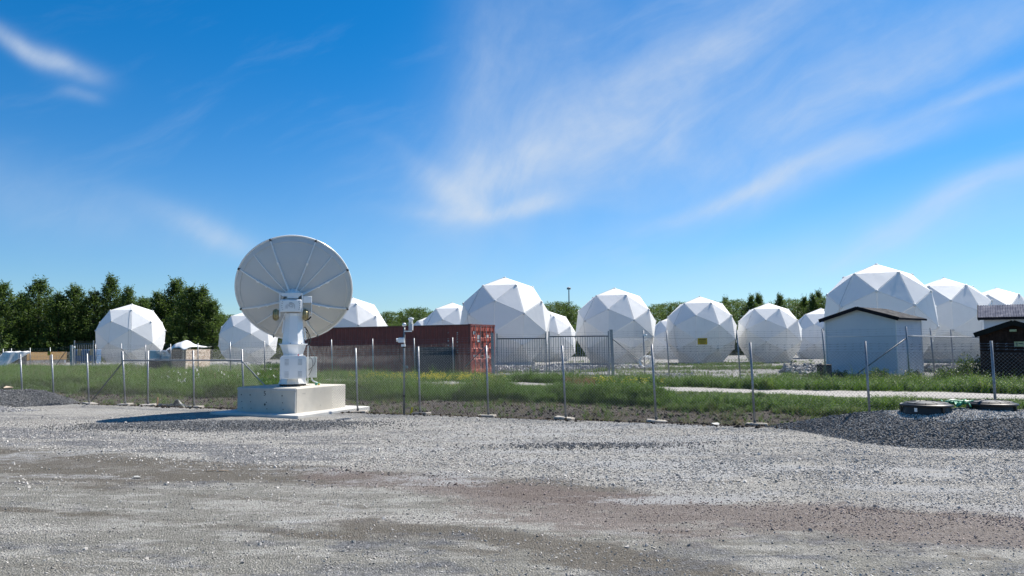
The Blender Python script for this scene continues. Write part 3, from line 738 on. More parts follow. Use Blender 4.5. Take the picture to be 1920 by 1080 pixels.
MB().lathe([(.325, 1.15), (.245, 1.95), (.285, 1.955), (.285, 1.985), (.20, 1.985)], 8, a0=R(22.5)).build('column', 'white_paint', ant)
MB().box((-.275, -.08, 1.63), (.035, .12, .36), Euler((0, R(6), 0)).to_matrix()).build('side_plate', 'white_paint', ant)
MB().box((.315, -.06, 1.42), (.03, .10, .34), Euler((0, R(-6), 0)).to_matrix()).build('side_plate', 'white_paint', ant)
# cabinet
cab = MB(); cx0, cx1, cz0, cz1, cyf, cyb, cc_ = -.33, .36, .21, .83, -.62, -.34, .05
pr = [(cx0, cz0), (cx1, cz0), (cx1, cz1 - cc_), (cx1 - cc_, cz1), (cx0 + cc_, cz1), (cx0, cz1 - cc_)]
cab.add([(x, cyf, z) for x, z in pr] + [(x, cyb, z) for x, z in pr], [tuple(range(6)), tuple(reversed(range(6, 12)))] + [(i + 6, (i + 1) % 6 + 6, (i + 1) % 6, i) for i in range(6)])
cabo = cab.build('cabinet', 'white_paint', ant)
MB().box(((cx0 + cx1) / 2, cyf - .006, (cz0 + cz1) / 2 - .02), (.64, .012, .54)).build('cabinet_door', 'white_paint', cabo)
for gx in (-.155, .19):
    for gz in (.66, .33):
        for k in range(5):
            MB().bar((gx - .055, cyf - .014, gz + .035 * (k - 2)), (gx + .055, cyf - .014, gz + .035 * (k - 2)), .012, .009).build('louver', 'louver', cabo)
MB().lathe([(.018, 0), (.018, .03), (.0, .04)], 10, (.14, -.5, cz1)).build('beacon', 'beacon_red', cabo)
jb = MB().box((.50, .10, .50), (.28, .2, .58), bev=.012).build('junction_box', 'grey_box', ant)
MB().box((.50, -.006, .50), (.25, .012, .54)).build('box_door', 'grey_box', jb)
def bez(p0, p1, p2, p3, n=14):
    p0, p1, p2, p3 = map(Vector, (p0, p1, p2, p3)); return [p0 * (1 - t_) ** 3 + p1 * 3 * t_ * (1 - t_) ** 2 + p2 * 3 * t_ * t_ * (1 - t_) + p3 * t_ ** 3 for t_ in [i / n for i in range(n + 1)]]
for k, (a, b_, c_, d_, r_) in enumerate([((.30, .1, 1.62), (.42, 0, 1.45), (.50, -.1, 1.30), (.42, -.1, 1.12), .018), ((.31, .05, 1.5), (.5, -.1, 1.35), (.30, -.2, 1.3), (.44, -.1, 1.05), .014),
        ((.42, -.1, 1.15), (.38, -.2, .95), (.46, -.15, .9), (.45, -.08, .74), .012), ((.43, -.1, 1.1), (.60, -.2, .8), (.70, -.15, .6), (.40, -.12, .42), .009), ((.41, -.2, .8), (.62, -.2, .72), (.50, -.2, .40), (.42, -.14, .28), .009)]):
    MB().tube(bez(a, b_, c_, d_), r_, 6).build('cable', 'black_rubber' if k < 2 else 'dark_galv', ant, smooth=True)
MB().tube(bez((.50, .05, .22), (.50, .02, .08), (.62, 0, .10), (.74, -.02, .01)), .022, 8).build('conduit', 'white_paint', ant, smooth=True)
MB().tube([(.39, -.3, 1.1), (.40, -.3, .08), (.30, -.45, .07)], .008, 6).build('conduit', 'white_paint', ant)
# housing
hs_ = MB().box((-.075, -.02, 2.20), (.56, .50, .34), bev=.02).build('gear_housing', 'white_paint', ant)
MB().box((-.075, -.275, 2.19), (.50, .012, .27)).build('front_cover', 'white_paint', hs_)
for sx_ in (-1, 1):
    for k in range(5):
        an = R(-50 + 25 * k); c0 = Vector((-.075 + sx_ * (.17 + .05 * math.cos(an)), -.285, 2.20 + .12 * math.sin(an)))
        MB().bar(c0, c0 + Vector((sx_ * .035 * math.cos(an), 0, .035 * math.sin(an))), .012, .012, (0, 1, 0)).build('bolt', 'louver', hs_)
em = MB()
def arc(mb, c, r, a0, a1, th, y, n=18):
    p = [Vector((c[0] + r * math.cos(R(a0 + (a1 - a0) * i / n)), y, c[1] + r * math.sin(R(a0 + (a1 - a0) * i / n)))) for i in range(n + 1)]; mb.tube(p, th, 5)
ec = (-.075, 2.20)
arc(em, ec, .035, 0, 360, .006, -.286); arc(em, ec, .062, -70, 200, .005, -.286); arc(em, (ec[0], ec[1] - .02), .10, 0, 120, .006, -.286)
for dx in (-.13, -.10, .10): em.bar((ec[0] + dx, -.286, 2.115), (ec[0] + dx, -.286, 2.115 + (.13 if dx == -.10 else .09)), .011, .011)
em.build('emblem', 'louver', hs_)
# tilt cradle
yk = MB(); yk.box((-.375, .0, 2.24), (.03, .34, .62)); yk.box((-.375, -.05, 1.98), (.034, .20, .16)); yk.build('yoke_arm', 'white_paint', ant)
yk = MB(); yk.box((.225, .0, 2.24), (.03, .34, .62)); yk.box((.225, -.05, 1.98), (.034, .20, .16)); yk.build('yoke_arm', 'white_paint', ant)
mb = MB(); mb.box((-.075, -.13, 2.545), (.62, .06, .025)); mb.add([(-.38, -.16, 2.53), (.23, -.16, 2.53), (.15, -.16, 2.46), (-.30, -.16, 2.46), (-.38, -.145, 2.53), (.23, -.145, 2.53), (.15, -.145, 2.46), (-.30, -.145, 2.46)],
   [(3, 2, 1, 0), (4, 5, 6, 7), (0, 1, 5, 4), (2, 3, 7, 6), (1, 2, 6, 5), (3, 0, 4, 7)]); mb.box((-.075, .08, 2.545), (.62, .38, .02)); mb.build('cradle_top', 'white_paint', ant)
MB().box((-.03, -.10, 2.435), (.30, .10, .05)).build('motor_cover', 'white_paint', ant)
bx_ = MB(); bx_.box((.36, .02, 2.38), (.24, .30, .19), bev=.01); bx_.box((.475, .0, 2.18), (.018, .22, .46)); bx_.box((.36, .1, 2.18), (.22, .02, .30)); bx_.build('drive_box', 'white_paint', ant)
qy = Vector((1, 0, 0)).to_track_quat('Z', 'Y').to_matrix()
for x_ in (-.47, .315):
    cw = MB().lathe([(.03, -.09), (.11, -.075), (.145, -.05), (.165, 0), (.145, .05), (.11, .075), (.03, .09)], 12, (x_, -.06, 1.955), qy).build('counterweight', 'brass', ant)
    MB().tube([(x_ - .15, -.06, 1.955), (x_ + .12, -.06, 1.955)], .018, 8).build('axle', 'white_paint', cw)
    mb = MB()
    for k in range(6): mb.tube([(x_ - .08 + .03 * k, -.06, 1.955 + .001), (x_ - .075 + .03 * k, -.06, 1.956)], .172 if k in (2, 3) else .14, 12)
    mb.build('band', 'brass', cw)
MB().tube([(.30, -.10, 1.80), (.40, -.12, 1.83), (.46, -.1, 1.9)], .02, 6).build('cable', 'black_rubber', ant)
# reflector: local z of the dish frame is the boresight
DR, DD = 1.62, .60
e_, a_ = R(27), R(3.5)
nrm = Vector((math.sin(a_) * math.cos(e_), math.cos(a_) * math.cos(e_), math.sin(e_)))
vert = Vector((-.035, .34, 2.47)) 
zx = nrm; xx = Vector((0, 0, 1)).cross(zx).normalized() * -1; yy = zx.cross(xx)
DM = Matrix((xx, yy, zx)).transposed().to_4x4(); DM.translation = vert
def dz(r_): return DD * (r_ / DR) ** 2
NR, NA = 26, 96
mb = MB(); prof = [(max(.001, DR * i / NR), dz(DR * i / NR)) for i in range(NR + 1)]
outer = prof; inner = [(r_, z + .012) for r_, z in reversed(prof)]
mb.lathe(outer + [(DR + .004, DD + .006)] + inner, NA)
refl = mb.build('reflector', 'dish_shade', ant, smooth=True); refl.matrix_basis = DM
refl.data.set_sharp_from_angle(angle=R(40))
mb = MB(); mb.lathe([(DR - .005, DD - .012), (DR + .028, DD - .012), (DR + .034, DD + .008), (DR + .028, DD + .03), (DR - .005, DD + .03), (DR - .012, DD + .014), (DR - .005, DD - .012)], NA)
o = mb.build('rim', 'white_paint', refl); smooth_angle(o, 30)
# rolled stiffening band inside the edge
mb = MB(); r1, r2 = DR * .915, DR * .99; mb.lathe([(r1, dz(r1) - .002), (r1 + .01, dz(r1) - .012), (r2 - .01, dz(r2) - .014), (r2, dz(r2) - .002)], NA)
o = mb.build('edge_band', 'dish_shade', refl); smooth_angle(o, 20)
def rp(r_, an, off): # point on the back of the dish
    sl_ = 2 * DD * r_ / DR ** 2; nn = Vector((sl_, -1)).normalized()
    return Vector(((r_ + nn.x * off) * math.cos(an), (r_ + nn.x * off) * math.sin(an), dz(r_) + nn.y * off))
for k in range(16):
    deg = 22.5 * k
    if k % 4 == 0: continue                    # 12 ribs
    an = R(deg); hooked = k % 2 == 1
    mb = MB(); n = 12; r_a, r_b = .15, DR * (.985 if hooked else .93)
    hw = .019 if hooked else .013; dp = .038 if hooked else .026
    tv = Vector((-math.sin(an), math.cos(an), 0)) * hw
    vs = []; fs = []
    for i in range(n + 1):
        r_ = r_a + (r_b - r_a) * i / n; p = rp(r_, an, -.002 if False else .002); q = rp(r_, an, dp + (.02 * (1 - i / n)))
        vs += [p - tv, p + tv, q + tv * .7, q - tv * .7]
    for i in range(n):
        a0 = 4 * i; fs += [(a0, a0 + 1, a0 + 5, a0 + 4), (a0 + 1, a0 + 2, a0 + 6, a0 + 5), (a0 + 2, a0 + 3, a0 + 7, a0 + 6), (a0 + 3, a0, a0 + 4, a0 + 7)]
    fs += [(0, 3, 2, 1), (4 * n, 4 * n + 1, 4 * n + 2, 4 * n + 3)]
    mb.add(vs, fs); mb.build('rib', 'white_paint', refl)
    if hooked:
        r_ = DR * .99; p = rp(r_, an, .03); mb = MB(); m3 = Matrix.Rotation(an, 3, 'Z')
        mb.box(p, (.075, .045, .05), m3); mb.build('rim_clamp', 'dark_metal', refl)
        s_ = rp(DR * .62, an, .05); e2 = Vector((.16 * math.cos(an), .16 * math.sin(an), -.16))
        mb = MB(); mb.tube([s_, e2], .016, 8); st_ = mb.build('strut', 'white_paint', refl)
        MB().box(s_, (.09, .05, .06), m3).build('bracket', 'white_paint', refl)
        MB().box(rp(DR * .46, an, .07), (.05, .04, .05), m3).build('bracket', 'white_paint', refl)
mb = MB(); mb.lathe([(.26, .04), (.26, -.20), (.20, -.24), (.20, -.34)], 12); mb.build('hub', 'white_paint', refl)
# feed on struts ahead of the reflector (out of sight from the yard, seen from the other side)
mb = MB(); mb.lathe([(.07, 1.0), (.07, 1.12), (.15, 1.16), (.15, 1.22)], 16); mb.build('feed', 'white_paint', refl)
for k in range(4):
    an = R(45 + 90 * k); MB().tube([rp(DR * .8, an, -.02), Vector((.08 * math.cos(an), .08 * math.sin(an), 1.05))], .014, 6).build('feed_strut', 'white_paint', refl)
# green pipe coupling on the block
gp = G(595, 722, DZ); 
pc = empty('pipe_coupling', (BC.x + .62, BC.y + .10, DZ), .4, 'small green pipe end coming out on top of the concrete block', 'pipe')
MB().tube([(0, 0, 0), (0, 0, .07)], .035, 10).build('pipe_end', 'green_pipe', pc); MB().tube([(.07, -.02, 0), (.07, -.02, .05)], .025, 10).build('pipe_end', 'yellow', pc)
MB().tube([(-.02, 0, .06), (.10, .03, .05)], .02, 8).build('pipe_elbow', 'green_pipe', pc)

# ------------------------------------------------------------------ weather pole
wb = G(757.5, 776); wp = empty('weather_mast', (wb.x, wb.y, 0), 0, 'slim pale pole with white weather sensors beside the dish block', 'weather mast')
S = wb.y / F
Hp = P(757, 612, wb.y).z
MB().tube([(0, 0, -.05), (0, 0, Hp)], .026, 12).build('pole', 'wire', wp, smooth=True)
for z_ in (.45, 1.25, 1.72):
    MB().tube([(0, 0, z_), (0, 0, z_ + .035)], .034, 10).build('clamp', 'black_rubber' if z_ != 1.25 else 'wire', wp)
mb = MB(); mb.lathe([(.02, 0), (.05, .015), (.055, .05), (.035, .085), (.0, .095)], 14, (0, 0, Hp)); mb.build('sensor_dome', 'white_paint', wp, smooth=True)
MB().bar((0, 0, Hp - .13), (.20, 0, Hp - .13), .07, .03).build('arm', 'white_paint', wp)
rs = MB()
for k in range(7):
    z_ = Hp - .10 + k * .03; rs.lathe([(.045, z_), (.068, z_), (.06, z_ + .014), (.045, z_ + .016)], 16, (.175, 0, 0))
rs.lathe([(.05, Hp + .11), (.055, Hp + .16), (.08, Hp + .19), (.07, Hp + .22), (.03, Hp + .23)], 16, (.175, 0, 0)); rs.build('radiation_shield', 'white_paint', wp)
cm = MB(); cm.box((-.07, -.03, Hp - .36), (.16, .14, .13), bev=.02); cm.build('instrument_box', 'white_paint', wp)
MB().tube([(-.2, -.06, Hp - .36), (-.08, -.04, Hp - .36)], .045, 12).build('sensor_head', 'white_paint', wp)
MB().box((-.02, -.02, Hp - .5), (.10, .08, .06)).build('bracket', 'white_paint', wp)
MB().tube(bez((-.08, -.03, Hp - .42), (-.16, -.03, Hp - .7), (-.14, -.02, Hp - .9), (-.02, -.02, Hp - 1.0)), .006, 5).build('cable', 'black_rubber', wp)
MB().box((.07, 0, 1.22), (.06, .06, .07)).build('small_box', 'wire', wp)
ym = G(770, 776); o = empty('marker_post', (ym.x + .02, ym.y + .02, 0), .3, 'short yellow plastic marker beside the foot of the weather mast', 'marker')
MB().box((0, 0, .08), (.05, .03, .18), Euler((0, R(12), 0)).to_matrix()).build('marker_body', 'yellow', o)
MB().tube(bez((-.2, 0, .02), (-.15, 0, .2), (-.05, 0, .2), (0, 0, .08)), .006, 5).build('wire_loop', 'wire', o)

# ------------------------------------------------------------------ fences
def chain_link(a, b_, z0, z1, pitch, rad, org):
    """diamond wire panel between two plan points, following the ground"""
    a, b_ = Vector(a), Vector(b_); L = (b_ - a).length; d = (b_ - a) / L; nn = Vector((-d.y, d.x, 0)); vs = []; fs = []
    def wire(p, q, off):
        dr = (q - p).normalized(); s_ = dr.cross(nn).normalized() * rad; t_ = nn * rad; o_ = nn * off; b0 = len(vs)
        for e in (p, q): vs.extend([e + o_ + s_, e + o_ - s_ * .5 + t_ * .87, e + o_ - s_ * .5 - t_ * .87])
        fs.extend([(b0, b0 + 1, b0 + 4, b0 + 3), (b0 + 1, b0 + 2, b0 + 5, b0 + 4), (b0 + 2, b0, b0 + 3, b0 + 5)])
    def pt(s_, z):
        g0 = a.z + (b_.z - a.z) * s_ / L; return a + d * s_ + Vector((0, 0, g0 - a.z + z)) - org
    H = z1 - z0; k = -int(H / pitch) - 1
    while k * pitch < L:
        s0 = k * pitch
        for sg in (1, -1):
            sa, sb = (s0, s0 + H) if sg == 1 else (s0 + H, s0)
            za, zb = z0, z1
            # clip to 0..L
            def clip(s1, s2, q1, q2):
                out = []
                for s_, q_, so_, qo in ((s1, q1, s2, q2), (s2, q2, s1, q1)):
                    if s_ < 0 or s_ > L:
                        lim = 0 if s_ < 0 else L; t_ = (lim - s_) / (so_ - s_); s_, q_ = lim, q_ + (qo - q_) * t_
                    out.append((s_, q_))
                return out
            if max(sa, sb) <= .01 or min(sa, sb) >= L - .01: continue
            (c1, e1), (c2, e2) = clip(sa, sb, za, zb)
            if abs(c1 - c2) > .02: wire(pt(c1, e1), pt(c2, e2), .004 * sg)
        k += 1
    for z in (z0, z1): wire(pt(0, z), pt(L, z), .0)
    return vs, fs
def barb(a, b_, z, rad, org, step=.15):
    a, b_ = Vector(a), Vector(b_); mb = MB(); n = max(2, int((b_ - a).length / 1.0)); 
    pts_ = [a + (b_ - a) * (i / n) + Vector((0, 0, z - .02 * math.sin(math.pi * i / n))) - org for i in range(n + 1)]; mb.tube(pts_, rad, 3)
    L = (b_ - a).length; k = step / 2; d = (b_ - a) / L; nn = Vector((-d.y, d.x, 0))
    while k < L:
        c_ = a + d * k + Vector((0, 0, z - .02 * math.sin(math.pi * k / L))) - org
        mb.tube([c_ - d * .018 - Vector((0, 0, .016)), c_ + d * .018 + Vector((0, 0, .016))], rad * 1.4, 3); mb.tube([c_ - d * .016 + nn * .016, c_ + d * .016 - nn * .016], rad * 1.4, 3); k += step
    return mb
# --- near fence
NEAR = [(-60, 664, None), (38, 664, None), (97, 664.7, None), (163, 663, 166.7), (229.6, 658.5, 235), (277, 657.8, 277.5), (362, 657, 364), (453.4, 655.3, 458), (560, 654, 562), (666.6, 652.5, 671), (784, 649.6, 787.8),
        (911.3, 648, 916), (1054, 647.8, 1060.8), (1222, 645.8, 1230), (1406.7, 642, 1414.4), (1622, 639.6, 1631), (1858.5, 639, 1868), (2110, 640, 2118)]
nf = empty('chain_link_fence', (-4.3, 20.3, 0), 0, 'long temporary chain link fence with barbed wire standing along the edge of the gravel yard', 'fence')
NO = nf.location.copy()
def on_fence(px):
    r_ = ray(px, 770); k = r_.x / r_.y; y = 18.55 / (1 + .406 * k); return Vector((k * y, y, 0))
fdir = Vector((1, -.406, 0)).normalized(); fn = Vector((.406, 1, 0)).normalized()
posts = []
footm = None
for i, (px, yt, pb) in enumerate(NEAR):
    b_ = on_fence(pb if pb else px + 4); b_.z = hgt(b_.x, b_.y); tp = P(px, yt, b_.y)
    posts.append((b_, tp))
    p = MB().tube([b_ - NO + Vector((0, 0, -.02)), tp - NO], .025, 10).build('post', 'galvanised', nf, smooth=True)
    ft = MB().box((0, 0, 0), (.46, .28, .07), bev=.018).build('foot', 'foot', p)
    ft.location = b_ - NO + Vector((.05 * random.uniform(-1, 1), -.03, .035)); ft.rotation_euler = (R(random.uniform(-4, 4)), R(random.uniform(-5, 5)), random.uniform(-.6, .3))
    MB().tube([b_ - NO + Vector((0, 0, .06)), b_ - NO + Vector((0, 0, .13))], .032, 10).build('socket', 'dark_galv', p)
for i in range(len(posts) - 1):
    (a, ta), (b_, tb) = posts[i], posts[i + 1]
    if posts[i + 1][0].x < -17 : pass
    off = -fn * .03
    vs, fs = chain_link(a + off, b_ + off, .05, min(ta.z - a.z, tb.z - b_.z) - .22, .0707, .0013 if i < 7 else .0020, NO)
    mb = MB(); mb.add(vs, fs); mb.build('wire_mesh', 'wire', nf, kind='stuff')
    for dz_ in (.16, .10, .05):
        za, zb = ta.z - a.z, tb.z - b_.z
        aa = a.copy(); bb = b_.copy(); aa.z += za - dz_; bb.z += zb - dz_
        barb(aa + off, bb + off, 0, .0022, NO).build('barbed_wire', 'wire', nf)
# mid rail and braces of the left bay
pt_ = lambda i, f: posts[i][0].lerp(posts[i][1], f) - NO
def fr(i, py): return (P(0, py, posts[i][0].y).z)
mb = MB(); mb.tube([pt_(4, .83), pt_(7, .82)], .021, 8).build('rail', 'galvanised', nf, smooth=True)
MB().tube([pt_(4, .80), pt_(3, .0) + fdir * .08 + Vector((0, 0, .10))], .018, 8).build('brace', 'dark_galv', nf, smooth=True)
MB().tube([pt_(7, .80), pt_(8, .0) - fdir * .5 + Vector((0, 0, .10))], .018, 8).build('brace', 'galvanised', nf, smooth=True)
# --- back fence
BACK = [(-150, 656, 62), (-60, 655, 60), (6, 654, 58), (21.5, 653, 57.5), (57, 652, 56), (94, 651.5, 55), (134, 647, 54)]
BACK2 = [(179.4, 645.5, 54), (228, 644, 52), (272.6, 646, 50), (320, 645, 48), (371, 643.7, 46), (432, 641, 44), (496.6, 639.4, 42.2), (560, 638, 40.8), (621.8, 636.6, 39.5), (699.4, 635, 38.2), (776, 634, 37.3), (848.3, 632.7, 36.5), (922.4, 624, 36.0)]
BACK3 = [(1146.4, 618, 37), (1206, 619.4, 35.3), (1250.6, 619.4, 34), (1382.5, 619, 31.8), (1542.7, 616.7, 30), (1699, 612, 29.5), (1744.4, 615, 33), (1783, 617.8, 36.5), (1845, 620, 41)]
bf = empty('compound_fence', (0, 36, 0), 0, 'tall permanent chain link fence running behind the path in front of the domes', 'fence'); BO = bf.location.copy()
bposts = {}
def back_run(lst, thick=()):
    out = []
    for i, (px, yt, D) in enumerate(lst):
        tp = P(px, yt, D); b_ = Vector((tp.x, D, hgt(tp.x, D))); tp = tp + Vector((random.uniform(-.03, .01), 0, 0))
        b_ = b_ + Vector((random.uniform(.02, .09), 0, 0))
        r_ = .075 if i in thick else .03
        if i in thick: p = MB().bar(b_ - BO - Vector((0, 0, .05)), tp - BO, .14).build('gate_post', 'galvanised', bf)
        else: p = MB().tube([b_ - BO - Vector((0, 0, .05)), tp - BO], .030, 8).build('post', 'galvanised', bf, smooth=True)
        out.append((b_, tp))
    for (a, ta), (b_, tb) in zip(out, out[1:]):
        if a.x > 33 or b_.x < -42: continue
        hm = min(ta.z - a.z, tb.z - b_.z) - .32
        vs, fs = chain_link(a, b_, .05, hm, .0707, .0017, BO); mb = MB(); mb.add(vs, fs); mb.build('wire_mesh', 'wire', bf, kind='stuff')
        for dz_ in (.24, .15, .06):
            aa = a.copy(); bb = b_.copy(); aa.z = ta.z - dz_; bb.z = tb.z - dz_; barb(aa, bb, 0, .0024, BO, .3).build('barbed_wire', 'wire', bf)
        aa = a.copy(); bb = b_.copy(); aa.z = a.z + hm; bb.z = b_.z + hm
        MB().tube([aa - BO, bb - BO], .004, 4).build('tension_wire', 'dark_galv', bf)
    return out
r1 = back_run(BACK, (6,)); r2 = back_run(BACK2, (12,)); r3 = back_run(BACK3, (0,))
def brace(a, b_, m_='dark_galv', r_=.022): MB().tube([a - BO, b_ - BO], r_, 8).build('brace', m_, bf, smooth=True)
brace(r3[0][0].lerp(r3[0][1], .82), P(1252, 716, 34.6)); brace(r3[5][0].lerp(r3[5][1], .80), P(1592, 712, 29.8)); brace(r2[12][0].lerp(r2[12][1], .85), P(872, 688, 36.3)); brace(r2[1][0].lerp(r2[1][1], .8), P(259, 690, 51)); brace(r1[6][0].lerp(r1[6][1], .75) - Vector((.4, 0, 0)), P(98, 694, 55))
MB().tube([r3[5][0].lerp(r3[5][1], .83) - BO, r3[8][0].lerp(r3[8][1], .83) - BO], .022, 8).build('rail', 'galvanised', bf)
# gates
def gate(pa, pb, name, label, yt_off=.05, n=20, hinge='l'):
    a, b_ = Vector(pa), Vector(pb); g = empty(name, a, math.atan2(b_.y - a.y, b_.x - a.x), label, 'gate', 'barred gate leaves'); L = (b_ - a).length
    return g, L
def gate_leaf(ga, gb, ztop, label, n):
    a, b_ = Vector(ga), Vector(gb); L = (b_ - a).length; g = empty('barred_gate', a, math.atan2(b_.y - a.y, b_.x - a.x), label, 'gate')
    H = ztop; 
    for z_ in (.10, H - .03): MB().bar((0, 0, z_), (L, 0, z_), .05, .06).build('frame_rail', 'dark_galv', g)
    for x_ in (.025, L - .025): MB().bar((x_, 0, .10), (x_, 0, H + .22), .055).build('frame_stile', 'galvanised', g)
    bm_ = MB().bar((0, 0, .13), (0, 0, H - .06), .022, .022).mesh('bar', 'galvanised')
    for k in range(n):
        o = link('bar', bm_, g); o.location = (.06 + (L - .12) * (k + .5) / n, 0, 0)
    for k, z_ in enumerate((.07, .15)): MB().tube([(0, 0, H + z_), (L, 0, H + z_)], .003, 4).build('top_wire', 'wire', g)
    return g
def gp_(px, D): q = P(px, 640, D); return Vector((q.x, D, hgt(q.x, D)))
zt = P(980, 633, 36.3).z
gate_leaf(gp_(931, 36.0), gp_(1024.5, 36.45), zt - .1, 'left leaf of the barred grey gate beside the red container', 20)
gate_leaf(gp_(1028.5, 36.5), gp_(1142, 36.95), zt - .05, 'right leaf of the barred grey gate in front of the smaller dome', 24)
gate_leaf(gp_(139, 54), gp_(176, 54), 1.85, 'narrow barred gate leaf in front of the blue stack at the left', 10)
# sign and cameras on the back fence
sgp = (r3[2][1] + r3[3][1]) / 2; c_ = P(1320, 640, 32.6)
c_.y = r3[2][0].y + (r3[3][0].y - r3[2][0].y) * (c_.x - r3[2][0].x) / (r3[3][0].x - r3[2][0].x) - .05
sg = empty('warning_sign', c_, math.atan2(r3[3][0].y - r3[2][0].y, r3[3][0].x - r3[2][0].x), 'yellow warning sign hanging on the back fence before a dome', 'sign')
MB().box((0, 0, 0), (.46, .012, .28)).build('sign_plate', 'yellow_sign', sg)
mb = MB()
for k, (w_, z_) in enumerate(((.34, .075), (.36, .03), (.30, -.01), (.33, -.05), (.24, -.09))):
    x_ = -w_ / 2
    while x_ < w_ / 2: l_ = random.uniform(.015, .05); mb.box((x_ + l_ / 2, -.008, z_), (l_, .004, .014 if k else .03)); x_ += l_ + .012
mb.build('sign_print', 'print_dark', sg)
c_ = P(92, 662.6, 54.8); sg2 = empty('warning_sign', c_, .0, 'small yellow sign on a back fence post by the OSB crate', 'sign'); MB().box((0, 0, 0), (.22, .012, .28)).build('sign_plate', 'yellow_sign', sg2); MB().box((0, -.008, .03), (.12, .004, .08)).build('sign_print', 'print_dark', sg2)
def cctv(px, py, D, label):
    o = empty('security_camera', P(px, py, D), 0, label, 'camera')
    MB().bar((-.14, 0, .05), (0, 0, .05), .03).build('bracket', 'white_paint', o); MB().lathe([(.075, .08), (.08, .02), (.07, -.03), (.05, -.06), (.0, -.08)], 14).build('camera_housing', 'white_paint', o, smooth=True)
cctv(1210, 630, 35.2, 'white dome camera on a back fence post right of the gate'); cctv(139, 652, 53.8, 'white dome camera on the thick gate post at the left')
# hose coil hung on the post
o = empty('hose_coil', P(1209, 678, 35.1), 0, 'white hose hanging in loops on a back fence post', 'hose')
for k in range(4):
    MB().tube([(.30 * math.cos(a) * (1 + .08 * k) * .9 + .05 * k, .03 * k, .24 * math.sin(a) * (1 + .05 * k)) for a in [i * math.pi / 12 for i in range(25)]], .018, 6).build('hose_loop', 'tarp_white', o, smooth=True)
MB().tube(bez((.1, 0, 1.1), (.5, 0, .7), (.45, 0, .5), (.1, 0, .2)), .010, 5).build('hose_tail', 'tarp_white', o)

# ------------------------------------------------------------------ domes (pentakis dodecahedra)
ph = math.atan(.5); ico = [Vector((0, 0, 1))] + [Vector((math.cos(ph) * math.cos(R(72 * k)), math.cos(ph) * math.sin(R(72 * k)), math.sin(ph))) for k in range(5)] + \
    [Vector((math.cos(ph) * math.cos(R(36 + 72 * k)), math.cos(ph) * math.sin(R(36 + 72 * k)), -math.sin(ph))) for k in range(5)] + [Vector((0, 0, -1))]
tri = []
for i in range(12):
    for j in range(i + 1, 12):
        for k in range(j + 1, 12):
            if all((a - b_).length < 1.06 for a, b_ in ((ico[i], ico[j]), (ico[j], ico[k]), (ico[i], ico[k]))): tri.append((i, j, k))
dod = [((ico[a] + ico[b_] + ico[c_]) / 3).normalized() for a, b_, c_ in tri]
panels = []
for i in range(20):
    for j in range(i + 1, 20):
        sh = set(tri[i]) & set(tri[j])
        if len(sh) == 2:
            for a in sh:
                if a != 11: panels.append((ico[a], dod[i], dod[j]))
def frame(tr):
    a, p, q = tr
    if (p - a).cross(q - a).dot(a) < 0: p, q = q, p
    c_ = (a + p + q) / 3; z = (p - a).cross(q - a).normalized(); y = (a - (p + q) / 2).normalized(); x_ = y.cross(z)
    m_ = Matrix((x_, y, z)).transposed().to_4x4(); m_.translation = c_; return m_, p, q
m0, p0, q0 = frame(panels[0]); inv = m0.inverted(); L0 = [inv @ v for v in (panels[0][0], p0, q0)]
def inset(tri_, d_):
    out = []
    for i in range(3):
        a, b_, c_ = tri_[i], tri_[(i + 1) % 3], tri_[(i + 2) % 3]; u1 = (b_ - a).normalized(); u2 = (c_ - a).normalized(); s_ = math.sqrt((1 - u1.dot(u2)) / 2); out.append(a + (u1 + u2).normalized() * (d_ / s_))
    return out
T0 = inset(L0, .0042); T1 = inset(L0, .0090); zv = Vector((0, 0, 1))
mb = MB(); mb.add([v - zv * .012 for v in T0] + [v - zv * .0022 for v in T0] + [v for v in T1], [(6, 7, 8)] + [(i, (i + 1) % 3, 3 + (i + 1) % 3, 3 + i) for i in range(3)] + [(3 + i, 3 + (i + 1) % 3, 6 + (i + 1) % 3, 6 + i) for i in range(3)])
panel_mesh = mb.mesh('panel', 'dome_panel')
cap_mesh = MB().lathe([(.028, -.016), (.028, .004), (.020, .011), (0.0005, .013)], 10).mesh('node_cap', 'dome_cap', False)
capv = [v for v in ico[:11]] + [d for d in dod]
DOMES = [  # px, top y, radius px, base y or depth, rotation deg, label
    (245.5, 570, 62, 65, 36, 'leftmost white faceted dome, standing alone before the dense green trees'),
    (466, 582, 55.5, 63, -32, 'white faceted dome half hidden behind the left side of the dish'),
    (661, 558, 66, 58, -27, 'white faceted dome rising above the container right behind the dish'),
    (848, 567.5, 60, 70, -19, 'white faceted dome peeking over the container left of the biggest middle dome'),
    (805, 593, 45, 85, -14, 'small far dome barely showing over the container roof'),
    (947, 520, 88, 55.5, -13, 'big white faceted dome behind the open end of the red container'),
    (1028, 583, 55, 66, -16, 'white dome partly hidden behind the right flank of the big middle dome'),
    (1154, 540, 77.5, 57.3, -10, 'large white faceted dome behind the right gate leaf'),
    (1262, 593, 48, 72, -12, 'far dome showing only as a sliver between two larger domes'),
    (1314, 556, 68, 55.5, -7, 'white faceted dome behind the yellow warning sign'),
    (1442, 568, 61, 56.2, -5, 'white faceted dome right of the one behind the yellow sign'),
    (1541, 578, 57, 68, -14, 'shaded dome showing between its neighbour and the biggest right dome'),
    (1648, 495, 102, 47.2, -1, 'biggest white faceted dome, towering over the gabled kiosk'),
    (1774, 521, 84, 55.5, 7, 'white faceted dome between the gabled kiosk and the brown shed'),
    (1872, 540, 70, 60, 18, 'rightmost white dome peeking over the blue roofed kiosk'),
]
first = None
DB = []
